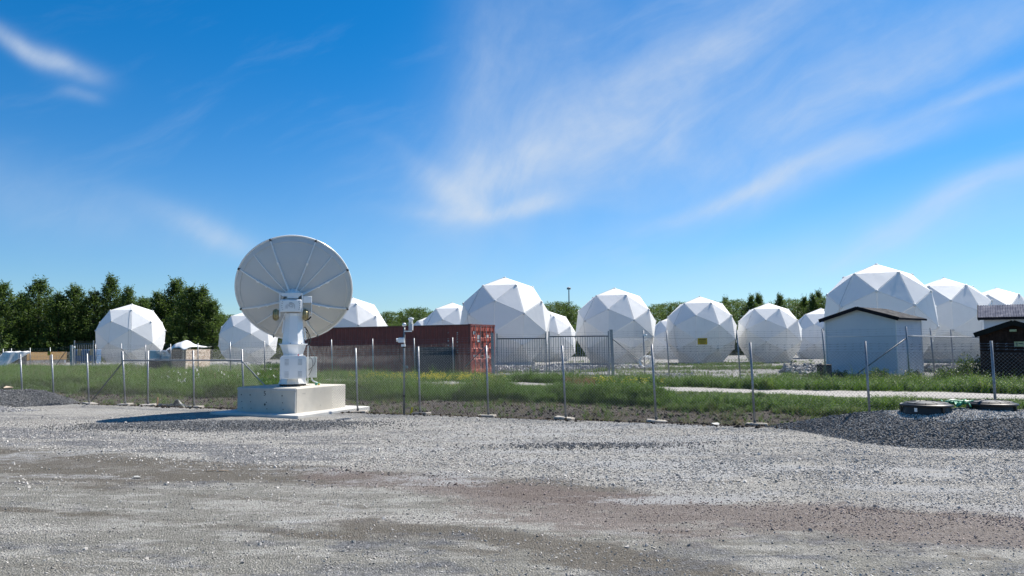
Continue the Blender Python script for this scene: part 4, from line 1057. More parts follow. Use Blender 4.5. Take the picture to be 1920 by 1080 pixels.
for k, (px, yt, Rp, D, rz, lab) in enumerate(DOMES):
    Rm = Rp * D / F; hx = 653.4 - .00873 * px      # horizon row there
    x_ = P(px, yt + Rp, D).x; zc = P(px, yt, D).z - Rm; gz = hgt(x_, D)
    base_h = max(.05, (zc - .795 * Rm) - gz)
    if first is None:
        dm = empty('geodesic_dome', (x_, D, zc), 0, lab, 'dome', 'white geodesic domes'); first = dm
        for tr in panels: link('panel', panel_mesh, dm, frame(tr)[0])
        for v in capv:
            if v.z > -.82: link('node_cap', cap_mesh, dm, Matrix.Translation(v * .998) @ v.to_track_quat('Z', 'Y').to_matrix().to_4x4())
        # conductor cable from the crown down
        path_ = [v * 1.012 for v in (Vector((0, 0, 1)).slerp(dod[i_], 0) if False else Vector((math.cos(R(-40)) * math.sin(R(th)), math.sin(R(-40)) * math.sin(R(th)), math.cos(R(th)))) for th in range(2, 132, 5) for i_ in [0])]
        def surf(v):
            best = 9
            for tr in panels:
                m_ = frame(tr)[0]; nz_ = m_.col[2].xyz; dd_ = v.dot(nz_)
                if dd_ > .2:
                    t_ = tr[0].dot(nz_) / dd_; best = min(best, t_)
            return v * (best + .004)
        MB().tube([surf(v.normalized()) for v in path_], .0035, 4).build('conductor_cable', 'rope', dm)
        kids = [c_ for c_ in bpy.data.objects if c_.parent == first]
    else:
        dm = first.copy(); col.objects.link(dm); dm['label'] = lab
        for ch in kids: mcopy(ch, dm)
    dm.location = (x_, D, zc); dm.scale = (Rm, Rm, Rm)
    # face the same side to the camera: turn with the viewing direction
    dm.rotation_euler = (0, 0, R(rz - 90 - 36 * 0) - math.atan2(x_, D))
    DB.append((x_, D, gz, Rm))
    bm2 = MB().lathe([(.62, -.795), (.635, -.80), (.635, -.795 - base_h / Rm - .02), (.55, -.795 - base_h / Rm - .02)], 20); bm2.build('base_ring', 'dome_base', dm)

# ------------------------------------------------------------------ red container
CA = Vector((-2.1, 37.2, 0)); cu_ = Vector((-.88, .48, 0)).normalized(); CL, CWd, CH = 12.19, 2.44, 2.6
cz_ = hgt(-2.1, 37.2) + .13
ct = empty('shipping_container', (CA.x, CA.y, cz_), math.atan2(-cu_.y, -cu_.x), 'long weathered red shipping container with orange doors facing right', 'container')
# local: long side along -x from 0 to -CL at y=0 (camera side), doors at x=0, depth +y
mb = MB(); pit = .278; n = int((CL - .2) / pit); vs = []
prof = []
x_ = -.14
def corr(x0, x1, dep, outy, sgn, z0, z1, vertical=True):
    pr = []; n = int(abs(x1 - x0) / .278); st = (x1 - x0) / n
    for i in range(n):
        a = x0 + st * i; pr += [(a, 0), (a + st * .28, 0), (a + st * .5, dep), (a + st * .78, dep)]
    pr.append((x1, 0)); return pr
pr = corr(-.14, -CL + .14, .036, 0, 1, 0, 0)
V = [(x_, .03 + d, .16) for x_, d in pr] + [(x_, .03 + d, CH - .10) for x_, d in pr]; m_ = len(pr)
mb = MB(); mb.add(V, [(i, i + m_, i + 1 + m_, i + 1) for i in range(m_ - 1)]); mb.build('side_wall', 'container_red', ct)
V = [(x_, CWd - .03 - d, .16) for x_, d in pr] + [(x_, CWd - .03 - d, CH - .10) for x_, d in pr]
mb = MB(); mb.add(V, [(i + 1, i + 1 + m_, i + m_, i) for i in range(m_ - 1)]); mb.build('side_wall', 'container_red', ct)
MB().box((-CL / 2, CWd / 2, CH - .03), (CL - .1, CWd - .06, .02)).build('roof', 'container_red', ct)
MB().box((-CL + .06, CWd / 2, CH / 2), (.03, CWd - .2, CH - .25)).build('end_wall', 'container_red', ct)
MB().box((-CL / 2, CWd / 2, .12), (CL - .3, CWd - .1, .04)).build('floor', 'container_frame', ct)
for y_ in (.04, CWd - .04):
    MB().box((-CL / 2, y_, CH - .055), (CL - .32, .07, .08)).build('top_rail', 'container_frame', ct); MB().box((-CL / 2, y_, .085), (CL - .32, .07, .15)).build('bottom_rail', 'container_frame', ct)
for xx_ in (-.07, -CL + .07):
    for y_ in (.07, CWd - .07):
        MB().box((xx_, y_, CH / 2), (.13, .13, CH - .24)).build('corner_post', 'container_frame', ct)
        for z_ in (.06, CH - .06): MB().box((xx_, y_, z_), (.16, .16, .118)).build('corner_casting', 'container_frame', ct)
MB().box((-.06, CWd / 2, CH - .07), (.10, CWd - .32, .12)).build('door_header', 'container_frame', ct); MB().box((-.06, CWd / 2, .07), (.10, CWd - .32, .12)).build('door_sill', 'container_frame', ct)
for k in range(2):
    y0_ = .145 + k * (CWd - .29) / 2; y1_ = y0_ + (CWd - .29) / 2 - .02; zs = [.14]; 
    V = []; pr2 = []; z_ = .16
    lev = [(.14, 0), (.30, 0), (.34, -.03), (.62, -.03), (.66, 0), (.82, 0), (.86, -.03), (1.16, -.03), (1.20, 0), (1.36, 0), (1.40, -.03), (1.70, -.03), (1.74, 0), (1.90, 0), (1.94, -.03), (2.22, -.03), (2.26, 0), (2.46, 0)]
    V = [(-.02 + d, y0_, z) for z, d in lev] + [(-.02 + d, y1_, z) for z, d in lev]; q = len(lev)
    mb = MB(); mb.add(V, [(i, i + q, i + 1 + q, i + 1) for i in range(q - 1)]); mb.add([(-.06, y0_, .14), (-.06, y1_, .14), (-.06, y1_, 2.46), (-.06, y0_, 2.46)], [(0, 1, 2, 3)])
    dr_ = mb.build('door', 'container_door', ct)
    for f in (.28, .76):
        yy_ = y0_ + (y1_ - y0_) * f; MB().tube([(.02, yy_, .08), (.02, yy_, CH - .06)], .022, 8).build('lock_rod', 'lock_rod', dr_)
        for z_ in (.5, 1.3, 2.1): MB().box((.005, yy_, z_), (.05, .09, .07)).build('rod_bracket', 'container_frame', dr_)
        MB().bar((.045, yy_, 1.0), (.045, yy_ + .25, .98), .03, .03).build('handle', 'lock_rod', dr_)
    for (f, z_, w_, h_) in (((.15, 2.15, .22, .16), (.55, 1.95, .26, .20), (.55, 1.75, .26, .12), (.15, 1.0, .20, .10)) if k == 0 else ((.4, 2.0, .18, .14), (.35, 1.35, .16, .12), (.5, .9, .14, .08))):
        MB().box((-.012, y0_ + (y1_ - y0_) * f + w_ / 2 * .6, z_), (.012, w_, h_)).build('door_label', 'print_white', dr_)
MB().box((-.03, CWd / 2, CH / 2), (.03, .04, CH - .3)).build('door_gasket', 'black_rubber', ct)
# worn white number columns near the door end of the long side
for cx_, z0_, z1_ in ((-.80, 1.05, 2.2), (-1.35, 1.3, 2.2)):
    mb = MB(); z_ = z1_
    while z_ > z0_:
        h_ = random.uniform(.05, .10)
        if random.random() < .82:
            mb.box((cx_, .022, z_ - h_ / 2), (.07, .004, h_ * .8)) if random.random() < .5 else (mb.box((cx_ - .025, .022, z_ - h_ / 2), (.02, .004, h_ * .85)), mb.box((cx_ + .02, .022, z_ - h_ / 4), (.03, .004, h_ * .3)))
        z_ -= h_ + .035
    mb.build('side_marking', 'print_white', ct)
# black sheets leaning against the container
sb = CA - cu_ * 0 + cu_ * .55 + Vector((-.48, -.88, 0)).normalized() * .28
st = empty('sheet_stack', (sb.x, sb.y, hgt(sb.x, sb.y)), ct.rotation_euler.z, 'stack of black boards standing against the side of the red container', 'board stack')
for k in range(5):
    MB().box((-1.55 + .05 * (k % 2), .16 - .05 * k, .80 - .02 * k), (2.5 - .06 * k, .04, 1.55 - .04 * k), Euler((R(-3), 0, 0)).to_matrix()).build('board', 'navy_sheet', st)

# ------------------------------------------------------------------ gabled kiosk
KA = Vector((0, 0, 0)); k0 = P(1684, 706, 34.5); k0.z = hgt(k0.x, k0.y)
kd = Vector((-.68, .73, 0)).normalized(); ks = Vector((.73, .68, 0)).normalized()
ki = empty('gabled_kiosk', k0, math.atan2(-kd.y, -kd.x), 'pale blue-grey kiosk with a black gable roof in front of the biggest dome', 'kiosk')
KW, KL = 3.30, 3.3; zE = P(1684, 597, 34.5).z - k0.z; zR = zE + .50
# local: front along -x from 0..-KW, depth +y
mb = MB(); V = [(0, 0, 0), (-KW, 0, 0), (-KW, 0, zE), (-KW / 2, 0, zR), (0, 0, zE)]; V2 = [(x_, KL, z_) for x_, y_, z_ in V]
mb.add(V + V2, [(0, 4, 3, 2, 1), (5, 6, 7, 8, 9), (1, 2, 7, 6), (0, 5, 9, 4), (2, 3, 8, 7), (3, 4, 9, 8)]); mb.build('walls', 'kiosk_wall', ki)
rf = MB()
for sgn in (-1, 1):
    ov = .22; rise = (zR - zE) / (KW / 2); ex = KW / 2 + ov
    a = Vector((-KW / 2, -ov, zR + .10)); b_ = Vector((-KW / 2 + sgn * ex, -ov, zR + .10 - rise * ex)); dn = Vector((0, 0, -.09)); dv = Vector((0, KL + 2 * ov, 0))
    V = [a, b_, b_ + dn, a + dn]; V = V + [v + dv for v in V]
    f = [(0, 1, 2, 3), (7, 6, 5, 4), (0, 4, 5, 1), (1, 5, 6, 2), (2, 6, 7, 3)]
    mb = MB(); mb.add(V, f if sgn < 0 else [tuple(reversed(x_)) for x_ in f]); ro = mb.build('roof', 'roof_black', ki)
    p = a + dn * .5 + Vector((0, -.012, 0)); q = b_ + dn * .5 + Vector((0, -.012, 0)); MB().bar(p + Vector((0, 0, -.015)), q + Vector((0, 0, -.015)), .02, .17, (0, 0, 1)).build('bargeboard', 'roof_black', ro)
for (x_, y_) in ((.006, -.006), (-KW - .006, -.006), (.006, KL + .006)): MB().box((x_, y_, zE / 2), (.05, .05, zE - .02)).build('corner_trim', 'tarp_white', ki)
MB().box((.008, KL * .5, zE * .44), (.02, 1.0, zE * .86)).build('side_door', 'kiosk_wall', ki)
MB().box((-KW / 2, KL / 2, .03), (KW + .10, KL + .10, .14)).build('plinth', 'concrete_lip', ki)
o = P(1546, 706, 33.5); pc = empty('dark_cabinet', (o.x, o.y, hgt(o.x, o.y)), .3, 'small dark utility cabinet at the left corner of the gabled kiosk', 'cabinet'); MB().box((0, 0, .34), (.55, .35, .68), bev=.02).build('cabinet_body', 'trim_dark', pc); MB().box((0, -.18, .34), (.45, .012, .56)).build('cabinet_door', 'dark_board', pc)

# blue-roofed kiosk behind the shed
k1 = P(1850, 700, 39); k1.z = hgt(k1.x, k1.y)
kb = empty('blue_roof_kiosk', k1, R(-33), 'pale kiosk with a dark blue corrugated roof at the right edge behind the shed', 'kiosk')
ze2 = P(1850, 597, 39).z - k1.z
MB().box((2.2, 1.7, ze2 / 2), (4.4, 3.4, ze2)).build('walls', 'kiosk_wall', kb)
zr2 = P(1872, 573, 40.5).z - k1.z
for sgn in (0, 1):
    nx = 44; V = []; ov = .25
    for i in range(nx * 4 + 1):
        x_ = -ov + (4.4 + 2 * ov) * i / (nx * 4); d_ = .035 if i % 4 in (1, 2) else 0
        ya, za = (-.3 if sgn == 0 else 3.7), ze2 + .02; V += [(x_ , ya, za + d_), (x_ + (.0), 1.7, zr2 + d_)]
    fs = [(2 * i, 2 * i + 2, 2 * i + 3, 2 * i + 1) for i in range(nx * 4)]
    mb = MB(); mb.add(V, fs); ro = mb.build('roof', 'roof_blue', kb)
MB().bar((-.25, -.3, ze2 - .02), (4.65, -.3, ze2 - .02), .03, .14).build('fascia', 'roof_black', kb)
mb = MB(); mb.add([(0, 0, ze2), (0, 3.4, ze2), (0, 1.7, zr2 - .03), (.05, 0, ze2), (.05, 3.4, ze2), (.05, 1.7, zr2 - .03)], [(0, 2, 1), (3, 4, 5), (0, 3, 5, 2), (1, 2, 5, 4)]); mb.build('gable', 'kiosk_wall', kb)
for y0_ in (-.3, 3.7): MB().bar((-.26, y0_, ze2 - .01), (-.26, 1.7, zr2), .03, .12).build('verge_board', 'roof_black', kb)

# brown shed
k2 = P(1842, 716, 30); k2.z = hgt(k2.x, k2.y)
sh = empty('brown_shed', k2, R(-37), 'dark brown board shed with a low gable roof at the right edge', 'shed')
SW, SL = 2.3, 2.6; ze3 = P(1842, 626, 30).z - k2.z; zr3 = ze3 + .42
mb = MB(); V = [(0, 0, 0), (SW, 0, 0), (SW, 0, ze3), (SW / 2, 0, zr3), (0, 0, ze3)]; V2 = [(x_, SL, z_) for x_, y_, z_ in V]
mb.add(V + V2, [(0, 1, 2, 3, 4), (9, 8, 7, 6, 5), (4, 9, 5, 0), (1, 6, 7, 2), (3, 8, 9, 4), (2, 7, 8, 3)]); mb.build('walls', 'shed_brown', sh)
nb = 22
for i in range(nb):
    x_ = SW * (i + .5) / nb; zt_ = ze3 + (zr3 - ze3) * (1 - abs(x_ - SW / 2) / (SW / 2)) - .07
    MB().box((x_, -.012, zt_ / 2), (SW / nb - .016, .022, zt_)).build('board', 'shed_brown', sh)
for i in range(18):
    y_ = SL * (i + .5) / 18; MB().box((-.012, y_, ze3 / 2 - .02), (.022, SL / 18 - .016, ze3 - .06)).build('board', 'shed_brown', sh)
for sgn in (-1, 1):
    ov = .18; ex = SW / 2 + ov; rise = (zr3 - ze3) / (SW / 2); a = Vector((SW / 2, -ov, zr3 + .07)); b_ = Vector((SW / 2 + sgn * ex, -ov, zr3 + .07 - rise * ex)); dn = Vector((0, 0, -.06)); dv = Vector((0, SL + 2 * ov, 0))
    V = [a, b_, b_ + dn, a + dn]; V = V + [v + dv for v in V]; mb = MB(); mb.add(V, [(0, 1, 2, 3), (7, 6, 5, 4), (0, 4, 5, 1), (1, 5, 6, 2), (2, 6, 7, 3)]); ro = mb.build('roof', 'trim_dark', sh)
    MB().bar(a + Vector((0, -.015, -.06)), b_ + Vector((0, -.015, -.06)), .025, .20, (0, 0, 1)).build('bargeboard', 'trim_dark', ro)
MB().tube([(.15, .1, ze3 + .1), (.10, 0, ze3 + .18), (.22, .1, ze3 + .16)], .015, 6).build('roof_hook', 'dark_metal', sh)
MB().box((SW / 2 - .02, -.06, zr3 - .30), (.24, .10, .09), bev=.02).build('wall_lamp', 'lamp_glass', sh)
sp = MB().box((SW / 2 + .16, -.035, ze3 - .42), (.34, .012, .20)).build('notice', 'lamp_glass', sh)
MB().box((SW / 2 + .08, -.043, ze3 - .42), (.03, .004, .12)).build('notice_print', 'print_dark', sp); MB().box((SW / 2 + .2, -.043, ze3 - .40), (.14, .004, .03)).build('notice_print', 'print_dark', sp)

# ------------------------------------------------------------------ left crates, tarps, blue stack
def grid_cloth(fn, nu, nv, mat, name, parent, th=.01):
    V = [fn(i / nu, j / nv) for j in range(nv + 1) for i in range(nu + 1)]; fs = [(j * (nu + 1) + i, j * (nu + 1) + i + 1, (j + 1) * (nu + 1) + i + 1, (j + 1) * (nu + 1) + i) for j in range(nv) for i in range(nu)]
    mb = MB(); mb.add(V, fs); o = mb.build(name, mat, parent, smooth=True); md = o.modifiers.new('thick', 'SOLIDIFY'); md.thickness = th; return o
def gpt(px, D): q = P(px, 650, D); return Vector((q.x, D, hgt(q.x, D)))
D1 = 57.5; a = gpt(51, D1); W1 = 2.8; H1 = P(90, 660, D1).z - a.z; lz = P(90, 675, D1).z - a.z
cr = empty('plywood_crate', a, R(50), 'long OSB crate with an orange board band along its top behind the left fence', 'crate')
nb = 4
for k in range(nb): MB().box((W1 * (k + .5) / nb, .02, lz / 2), (W1 / nb - .02, .04, lz - .02)).build('osb_panel', 'osb', cr)
MB().box((W1 / 2, .0, (lz + H1) / 2), (W1, .06, H1 - lz)).build('top_board', 'board_orange', cr)
MB().box((W1 / 2, 1.0, H1 / 2), (W1 - .06, 1.9, H1 - .03)).build('crate_body', 'osb', cr); MB().box((W1 - .12, -.04, lz * .72), (.12, .01, .22)).build('paper_label', 'tarp_white', cr)
MB().box((-.0, 1.0, H1 * .49), (.04, 1.9, H1 * .97)).build('shaded_end', 'dark_board', cr)  # end wall in shade, imitated with a dark-coloured board
tp_ = empty('white_tarp', a, R(30), 'white tarpaulin sagging down over the left end of the OSB crate', 'tarp')
def tarp1(u, v):
    x_ = -1.75 + 1.95 * u
    drop = [H1 + .06, H1 + .03, H1 * .75, H1 * .42, H1 * .10]; k = v * 4; i = min(3, int(k)); z_ = drop[i] + (drop[i + 1] - drop[i]) * (k - i)
    lim = .02 + (H1 - .05) * max(0, (u - .28) / .72) ** .8; z_ = max(z_, lim * .98); z_ = min(z_, H1 + .08 - .55 * max(0, .2 - u) / .2 * .9)
    y_ = 1.0 - 1.15 * sstep(0, .25, v) - .18 * v - .1 * math.sin(u * 17 + v * 3) * v
    return (x_ - .25 * v * (1 - u), y_, max(.03, z_ + .03 * math.sin(u * 23 + v * 11)))
grid_cloth(tarp1, 26, 20, 'tarp_white', 'tarp_sheet', tp_)
D2 = 48.5; a2 = gpt(348, D2); H2 = P(348, 655, D2).z - a2.z; E1, E2 = 2.96, 2.34
cr2 = empty('timber_enclosure', a2, R(-17), 'OSB walled enclosure with light grey cabinets on its shaded side, under a white canopy', 'enclosure')
MB().box((-.75, E2 / 2, H2 / 2 - .01), (1.46, E2 - .06, H2 - .04)).build('inner_box', 'dark_board', cr2)
for k in range(2): MB().box((.02, E2 * (k + .5) / 2, H2 / 2), (.04, E2 / 2 - .02, H2 - .02)).build('osb_panel', 'osb', cr2)
for k in range(3): MB().box((-E1 * (k + .5) / 3, -.02, H2 * .27), (E1 / 3 - .02, .04, H2 * .52)).build('lower_screen', 'dark_board', cr2)
for k in range(2): MB().box((-E1 + .48 + .92 * k, .38, H2 * .755), (.88, .7, H2 * .42), bev=.02).build('grey_cabinet', 'cabinet_grey', cr2)
MB().box((-.62, .0, H2 * .75), (.5, .10, H2 * .40)).build('dark_cabinet', 'bark', cr2); MB().box((-.16, .0, H2 * .75), (.06, .06, H2 * .42)).build('post', 'osb', cr2)
cn = empty('white_canopy', a2.copy(), R(-17), 'white peaked sheet spread over the cabinets and OSB box', 'tarp')
pk = P(343, 641, D2).z - a2.z - H2
def tarp2(u, v):
    x_ = -1.75 + 1.85 * u; y_ = -.12 + 2.5 * v
    z_ = H2 + .05 + pk * math.exp(-((x_ + .75) / .62) ** 2 - ((y_ - .8) / .9) ** 2) + .03 * math.sin(u * 19 + v * 7) + .10 * v
    if v < .12: z_ -= (.12 - v) / .12 * (.80 * math.exp(-((x_ + 1.25) / .22) ** 2) + .10)
    if u < .12: z_ -= (.12 - u) / .12 * .28
    return (x_, y_, z_)
grid_cloth(tarp2, 40, 20, 'tarp_white', 'canopy_sheet', cn)
bs = gpt(138, 59.5); bo = empty('blue_stack', bs, 0, 'stack of blue and tan wrapped bundles behind the left gate', 'bundle stack'); Wb = P(182, 650, 59.5).x - bs.x; Hb = P(160, 655, 59.5).z - bs.z
for k in range(6):
    for j in range(3): MB().box((Wb * (k + .5) / 6, .3 + .02 * ((k * j) % 3), Hb * (j + .5) / 3), (Wb / 6 - .03, .7, Hb / 3 - .03), bev=.03).build('bundle', 'tan_wood' if k in (1, 4) and j != 1 else 'blue_wrap', bo)

# ------------------------------------------------------------------ lids on the right heap
def lid(px, py, D, r_, label, hband, rot=0):
    c_ = P(px, py, D); o = empty('tank_lid', c_, rot, label, 'tank lid')
    mb = MB(); mb.lathe([(r_ * 1.0, -.25), (r_ * .93, -.10), (r_ * .88, 0), (r_ * .80, .0)], 40); ri = mb.build('riser', 'black_plastic', o); smooth_angle(ri, 40)
    mb = MB(); mb.lathe([(r_ * .84, .0), (r_ * .985, .004), (r_ * 1.0, .018), (r_ * .975, .036), (r_ * .93, .03), (r_ * .82, .055), (r_ * .80, .068), (r_ * .45, .088), (r_ * .42, .078), (.001, .086)], 48); li = mb.build('cover', 'black_plastic', o); smooth_angle(li, 35)
    for k in range(12):
        a = k * math.pi / 6; MB().bar((r_ * .44 * math.cos(a), r_ * .44 * math.sin(a), .088), (r_ * .80 * math.cos(a), r_ * .80 * math.sin(a), .066), .02, .014).build('rib', 'black_plastic', li)
    for k in range(3):
        a = k * 2.094 + 4.9; MB().box((r_ * .95 * math.cos(a), r_ * .93 * math.sin(a), -.05), (.03, .05, .13), Matrix.Rotation(a, 3, 'Z')).build('strap', 'black_plastic', ri)
    return o
l1 = lid(1737, 761, 14.15, .455, 'black round tank cover standing proud of the heap with a small white sticker', .1)
MB().box((-.345, -.262, -.05), (.05, .012, .07), Matrix.Rotation(R(-54), 3, 'Z')).build('sticker', 'tarp_white', l1)
l2 = lid(1858, 759, 14.25, .45, 'black round tank cover sunk deeper in the heap nearer the right edge', .1, .4)
gn = P(1797, 759, 14.1); go_ = empty('green_netting', gn, 0, 'crumpled bright green netting between the two black tank covers', 'netting')
grid_cloth(lambda u, v: (-.22 + .44 * u, -.05 + .25 * v, .03 + .055 * math.sin(u * 11 + v * 5) * math.cos(v * 9) + .03 * math.sin(u * 31)), 16, 8, 'green_net', 'net_sheet', go_, .006)
MB().tube(bez((-.25, 0, .06), (-.1, -.05, .14), (.1, .05, .02), (.28, -.02, .08)), .014, 6).build('rope', 'green_pipe', go_)
# orange pipe, rocks, dark tarp, stake, wood chips
o = G(1503, 801); pp_ = empty('orange_pipe', (o.x, o.y, hgt(o.x, o.y) + .04), -.1, 'short orange pipe end lying at the foot of the right heap', 'pipe'); MB().tube([(-.18, 0, 0), (.18, 0, .01)], .035, 10).build('pipe_body', 'orange', pp_, smooth=True)
def rock(loc, s_, mat, label, seed, nm='rock'):
    me = stone_mesh(nm, mat, seed); o = link(nm, me); o.location = loc; o.scale = s_; tag(o, label, 'rock'); o.rotation_euler = (0, 0, seed); return o
q = P(14, 727, 24.2); rock(q, (.42, .3, .28), 'rock_beige', 'beige rock lying on top of the left gravel heap', 77)
q = G(257, 897); rock((q.x, q.y, .015), (.17, .10, .07), 'rock_pale', 'pale flat stone lying alone on the brown track at the left', 81)
q = G(1341, 797); rock((q.x, q.y, .02), (.40, .24, .12), 'rock_pale', 'pale flat slab of stone at the foot of the near fence between two posts', 83)
q = G(680, 752, -.05); rock((q.x, q.y + .2, hgt(q.x, q.y) + .05), (.18, .14, .14), 'rock_beige', 'small beige stone on the soil bank right of the block', 85)
q = G(842, 745, .05); rock((q.x, q.y, hgt(q.x, q.y) + .06), (.24, .14, .12), 'rock_pale', 'small white stone at the grass edge behind the fence', 87)
q = G(1340, 762, .05); rock((q.x, q.y, hgt(q.x, q.y) + .05), (.3, .14, .10), 'rock_pale', 'pale stone on the bare bank behind the fence at the right', 88)
q = G(419, 884); wc = empty('wood_scrap', (q.x, q.y, .012), .2, 'small splinter of light wood lying on the brown track', 'wood scrap'); MB().box((0, 0, 0), (.13, .03, .012), Euler((0, R(3), 0)).to_matrix()).build('splinter', 'old_wood', wc); MB().box((-.17, .03, 0), (.13, .012, .01)).build('splinter', 'old_wood', wc)
q = G(320, 757); dt = empty('dark_netting', (q.x, q.y + .1, hgt(q.x, q.y)), -.35, 'crumpled dark green tarpaulin lying at the foot of the fence left of the block', 'tarpaulin')
def dark_t(u, v):
    x_ = -.75 + 1.35 * u; e_ = math.sin(math.pi * u) ** .4 * math.sin(math.pi * v) ** .6
    return (x_, -.18 + .4 * v, .01 + e_ * (.07 + .10 * abs(noise.noise(Vector((u * 5, v * 3, 2)))) * 2 + .10 * math.exp(-((u - .75) / .16) ** 2) + .05 * noise.noise(Vector((u * 14, v * 8, 5)))))
grid_cloth(dark_t, 40, 14, 'tarp_dark', 'crumpled_sheet', dt, .006)
q = G(295, 760); sk = empty('wooden_stake', (q.x, q.y, 0), 0, 'thin wooden stake in the ground by the dark tarpaulin', 'stake'); MB().bar((0, 0, -.05), (.01, 0, .25), .025).build('stake_body', 'stake', sk)
# far radio mast
q = P(1067, 572, 180); ms = empty('radio_mast', (q.x, q.y, 0), 0, 'thin distant radio mast rising above the trees between two domes', 'mast'); zt_ = P(1067, 538, 180).z; MB().tube([(0, 0, 0), (0, 0, zt_)], [.28, .12], 6).build('mast_pole', 'mast_grey', ms); MB().lathe([(.5, zt_ - .6), (.5, zt_ - .2), (.1, zt_)], 8).build('mast_head', 'mast_grey', ms)

# ------------------------------------------------------------------ trees
ORD = 'first second third fourth fifth sixth seventh eighth ninth tenth eleventh twelfth thirteenth fourteenth fifteenth sixteenth seventeenth eighteenth nineteenth'.split() + ['twentieth'] + \
    ['twenty-' + x for x in 'first second third fourth fifth sixth seventh eighth ninth'.split()] + ['thirtieth'] + ['thirty-' + x for x in 'first second third fourth fifth sixth seventh eighth ninth'.split()] + ['fortieth'] + ['forty-' + x for x in 'first second third fourth fifth sixth seventh eighth ninth'.split()]
def tree_meshes(seed, style):
    r = np.random.default_rng(seed); pr = random.Random(seed)
    V = []; Tn = []
    nc = 620
    for c in range(nc):
        t_ = pr.random() ** (1.15 if style == 'spire' else .95)
        if style == 'spire': rad = (1 - t_) ** .85 * .30 * (1 + .25 * math.sin(t_ * 23 + seed)) + .012
        elif style == 'spruce': rad = (1 - t_) * .20 * (.75 + .35 * ((t_ * 14) % 1 < .5)) + .006
        else: rad = .30 * math.sqrt(max(0, 1 - (abs(t_ - .48) / .54) ** 2.2)) + .02
        a = pr.random() * 6.283; lump = 1 + .28 * math.sin(a * 2 + seed + t_ * 7) + .15 * math.sin(a * 5 + t_ * 13 + seed * 2)
        rr = rad * lump * pr.random() ** .45; z = .04 + .94 * t_
        cpos = np.array([rr * math.cos(a), rr * math.sin(a), z])
        if style == 'spire': ax = np.array([math.cos(a) * .55, math.sin(a) * .55, .85]); ln, wd_ = .045, .012
        elif style == 'spruce': ax = np.array([math.cos(a), math.sin(a), -.12]); ln, wd_ = .03, .009
        else: ax = np.array([math.cos(a) * .8, math.sin(a) * .8, .5]); ln, wd_ = .035, .018
        ax = ax / np.linalg.norm(ax); m_ = 22
        ct_ = pr.random()
        for _ in range(m_):
            s_ = pr.gauss(0, 1); p = cpos + ax * ln * s_ * .6 + r.normal(size=3) * wd_ * (1.1 - .3 * abs(s_))
            sz_ = .0085 * pr.uniform(.6, 1.35); u_ = r.normal(size=3); u_ /= np.linalg.norm(u_); v_ = np.cross(u_, r.normal(size=3)); v_ /= np.linalg.norm(v_)
            V += [p - u_ * sz_, p + v_ * sz_ * .55, p + u_ * sz_, p - v_ * sz_ * .55]; Tn.append(min(1, max(0, .45 * ct_ + .55 * pr.random())))
    if style == 'spire':      # a few long shoots breaking the outline
        for c in range(110):
            t_ = pr.uniform(.25, .99); a = pr.random() * 6.283; rad = (1 - t_) ** .85 * .30; b0 = np.array([rad * .8 * math.cos(a), rad * .8 * math.sin(a), t_]); dr_ = np.array([math.cos(a) * .35, math.sin(a) * .35, .9]); L_ = pr.uniform(.04, .11)
            for k in range(22):
                f = pr.random(); p = b0 + dr_ * L_ * f + r.normal(size=3) * .006; sz_ = .0075 * pr.uniform(.6, 1.2); u_ = r.normal(size=3); u_ /= np.linalg.norm(u_); v_ = np.cross(u_, r.normal(size=3)); v_ /= np.linalg.norm(v_)
                V += [p - u_ * sz_, p + v_ * sz_ * .5, p + u_ * sz_, p - v_ * sz_ * .5]; Tn.append(pr.random())
    V = np.array(V); n = len(V) // 4
    me = bpy.data.meshes.new('crown'); me.from_pydata(V.tolist(), [], [(4 * i, 4 * i + 1, 4 * i + 2, 4 * i + 3) for i in range(n)])
    me.materials.append(MATS['leaves_dark' if style == 'spruce' else 'leaves']); at = me.attributes.new('tint', 'FLOAT', 'FACE'); at.data.foreach_set('value', Tn)
    mb = MB(); mb.tube([(0, 0, -.01), (.004, 0, .3), (-.004, .003, .65), (0, 0, .95)], [.016, .012, .007, .002], 7)
    for k in range(14):
        z = .15 + .05 * k; a = k * 2.4; L_ = .16 * (1 - z) + .03; mb.tube([(0, 0, z), (L_ * .6 * math.cos(a), L_ * .6 * math.sin(a), z + L_ * .5), (L_ * math.cos(a), L_ * math.sin(a), z + L_ * 1.0)], [.006, .004, .0015], 4)
    return me, mb.mesh('trunk', 'bark')
TS = [tree_meshes(1, 'spire'), tree_meshes(2, 'spire'), tree_meshes(3, 'spire'), tree_meshes(4, 'broad'), tree_meshes(5, 'broad'), tree_meshes(6, 'spruce')]
def tree(px, yt, D, style, label, group, wide=1.0, name='birch_tree'):
    tp = P(px, yt, D); h_ = tp.z + .1; name = {5: 'spruce_tree'}.get(style, name)
    o = empty(name, (tp.x, D, -.1), random.random() * 6.28, label, 'tree', group); o.scale = (h_ * wide, h_ * wide, h_)
    link('crown', TS[style][0], o); link('trunk', TS[style][1], o)
LT = [(-60, 540), (5, 534), (42, 552), (75, 526), (112, 552), (141, 538), (176, 548), (209, 520), (241, 541), (268, 563), (297, 551), (331, 526), (356, 540), (379, 541), (400, 566)]
desc = ['far left one', 'second one, above the white tarpaulin', 'lower one left of the tall pointed one', 'tall one above the orange board', 'low one between two pointed ones', 'slender one above the left gate post', 'short one left of the tallest tip',
        'tallest thin tip left of the first dome', 'thin top over the first dome', 'low one just behind the first dome', 'one at the right of the first dome', 'tall bushy one above the white canopy', 'one between the two right tops', 'pointed one nearest the dish but one', 'last low one left of the dish']
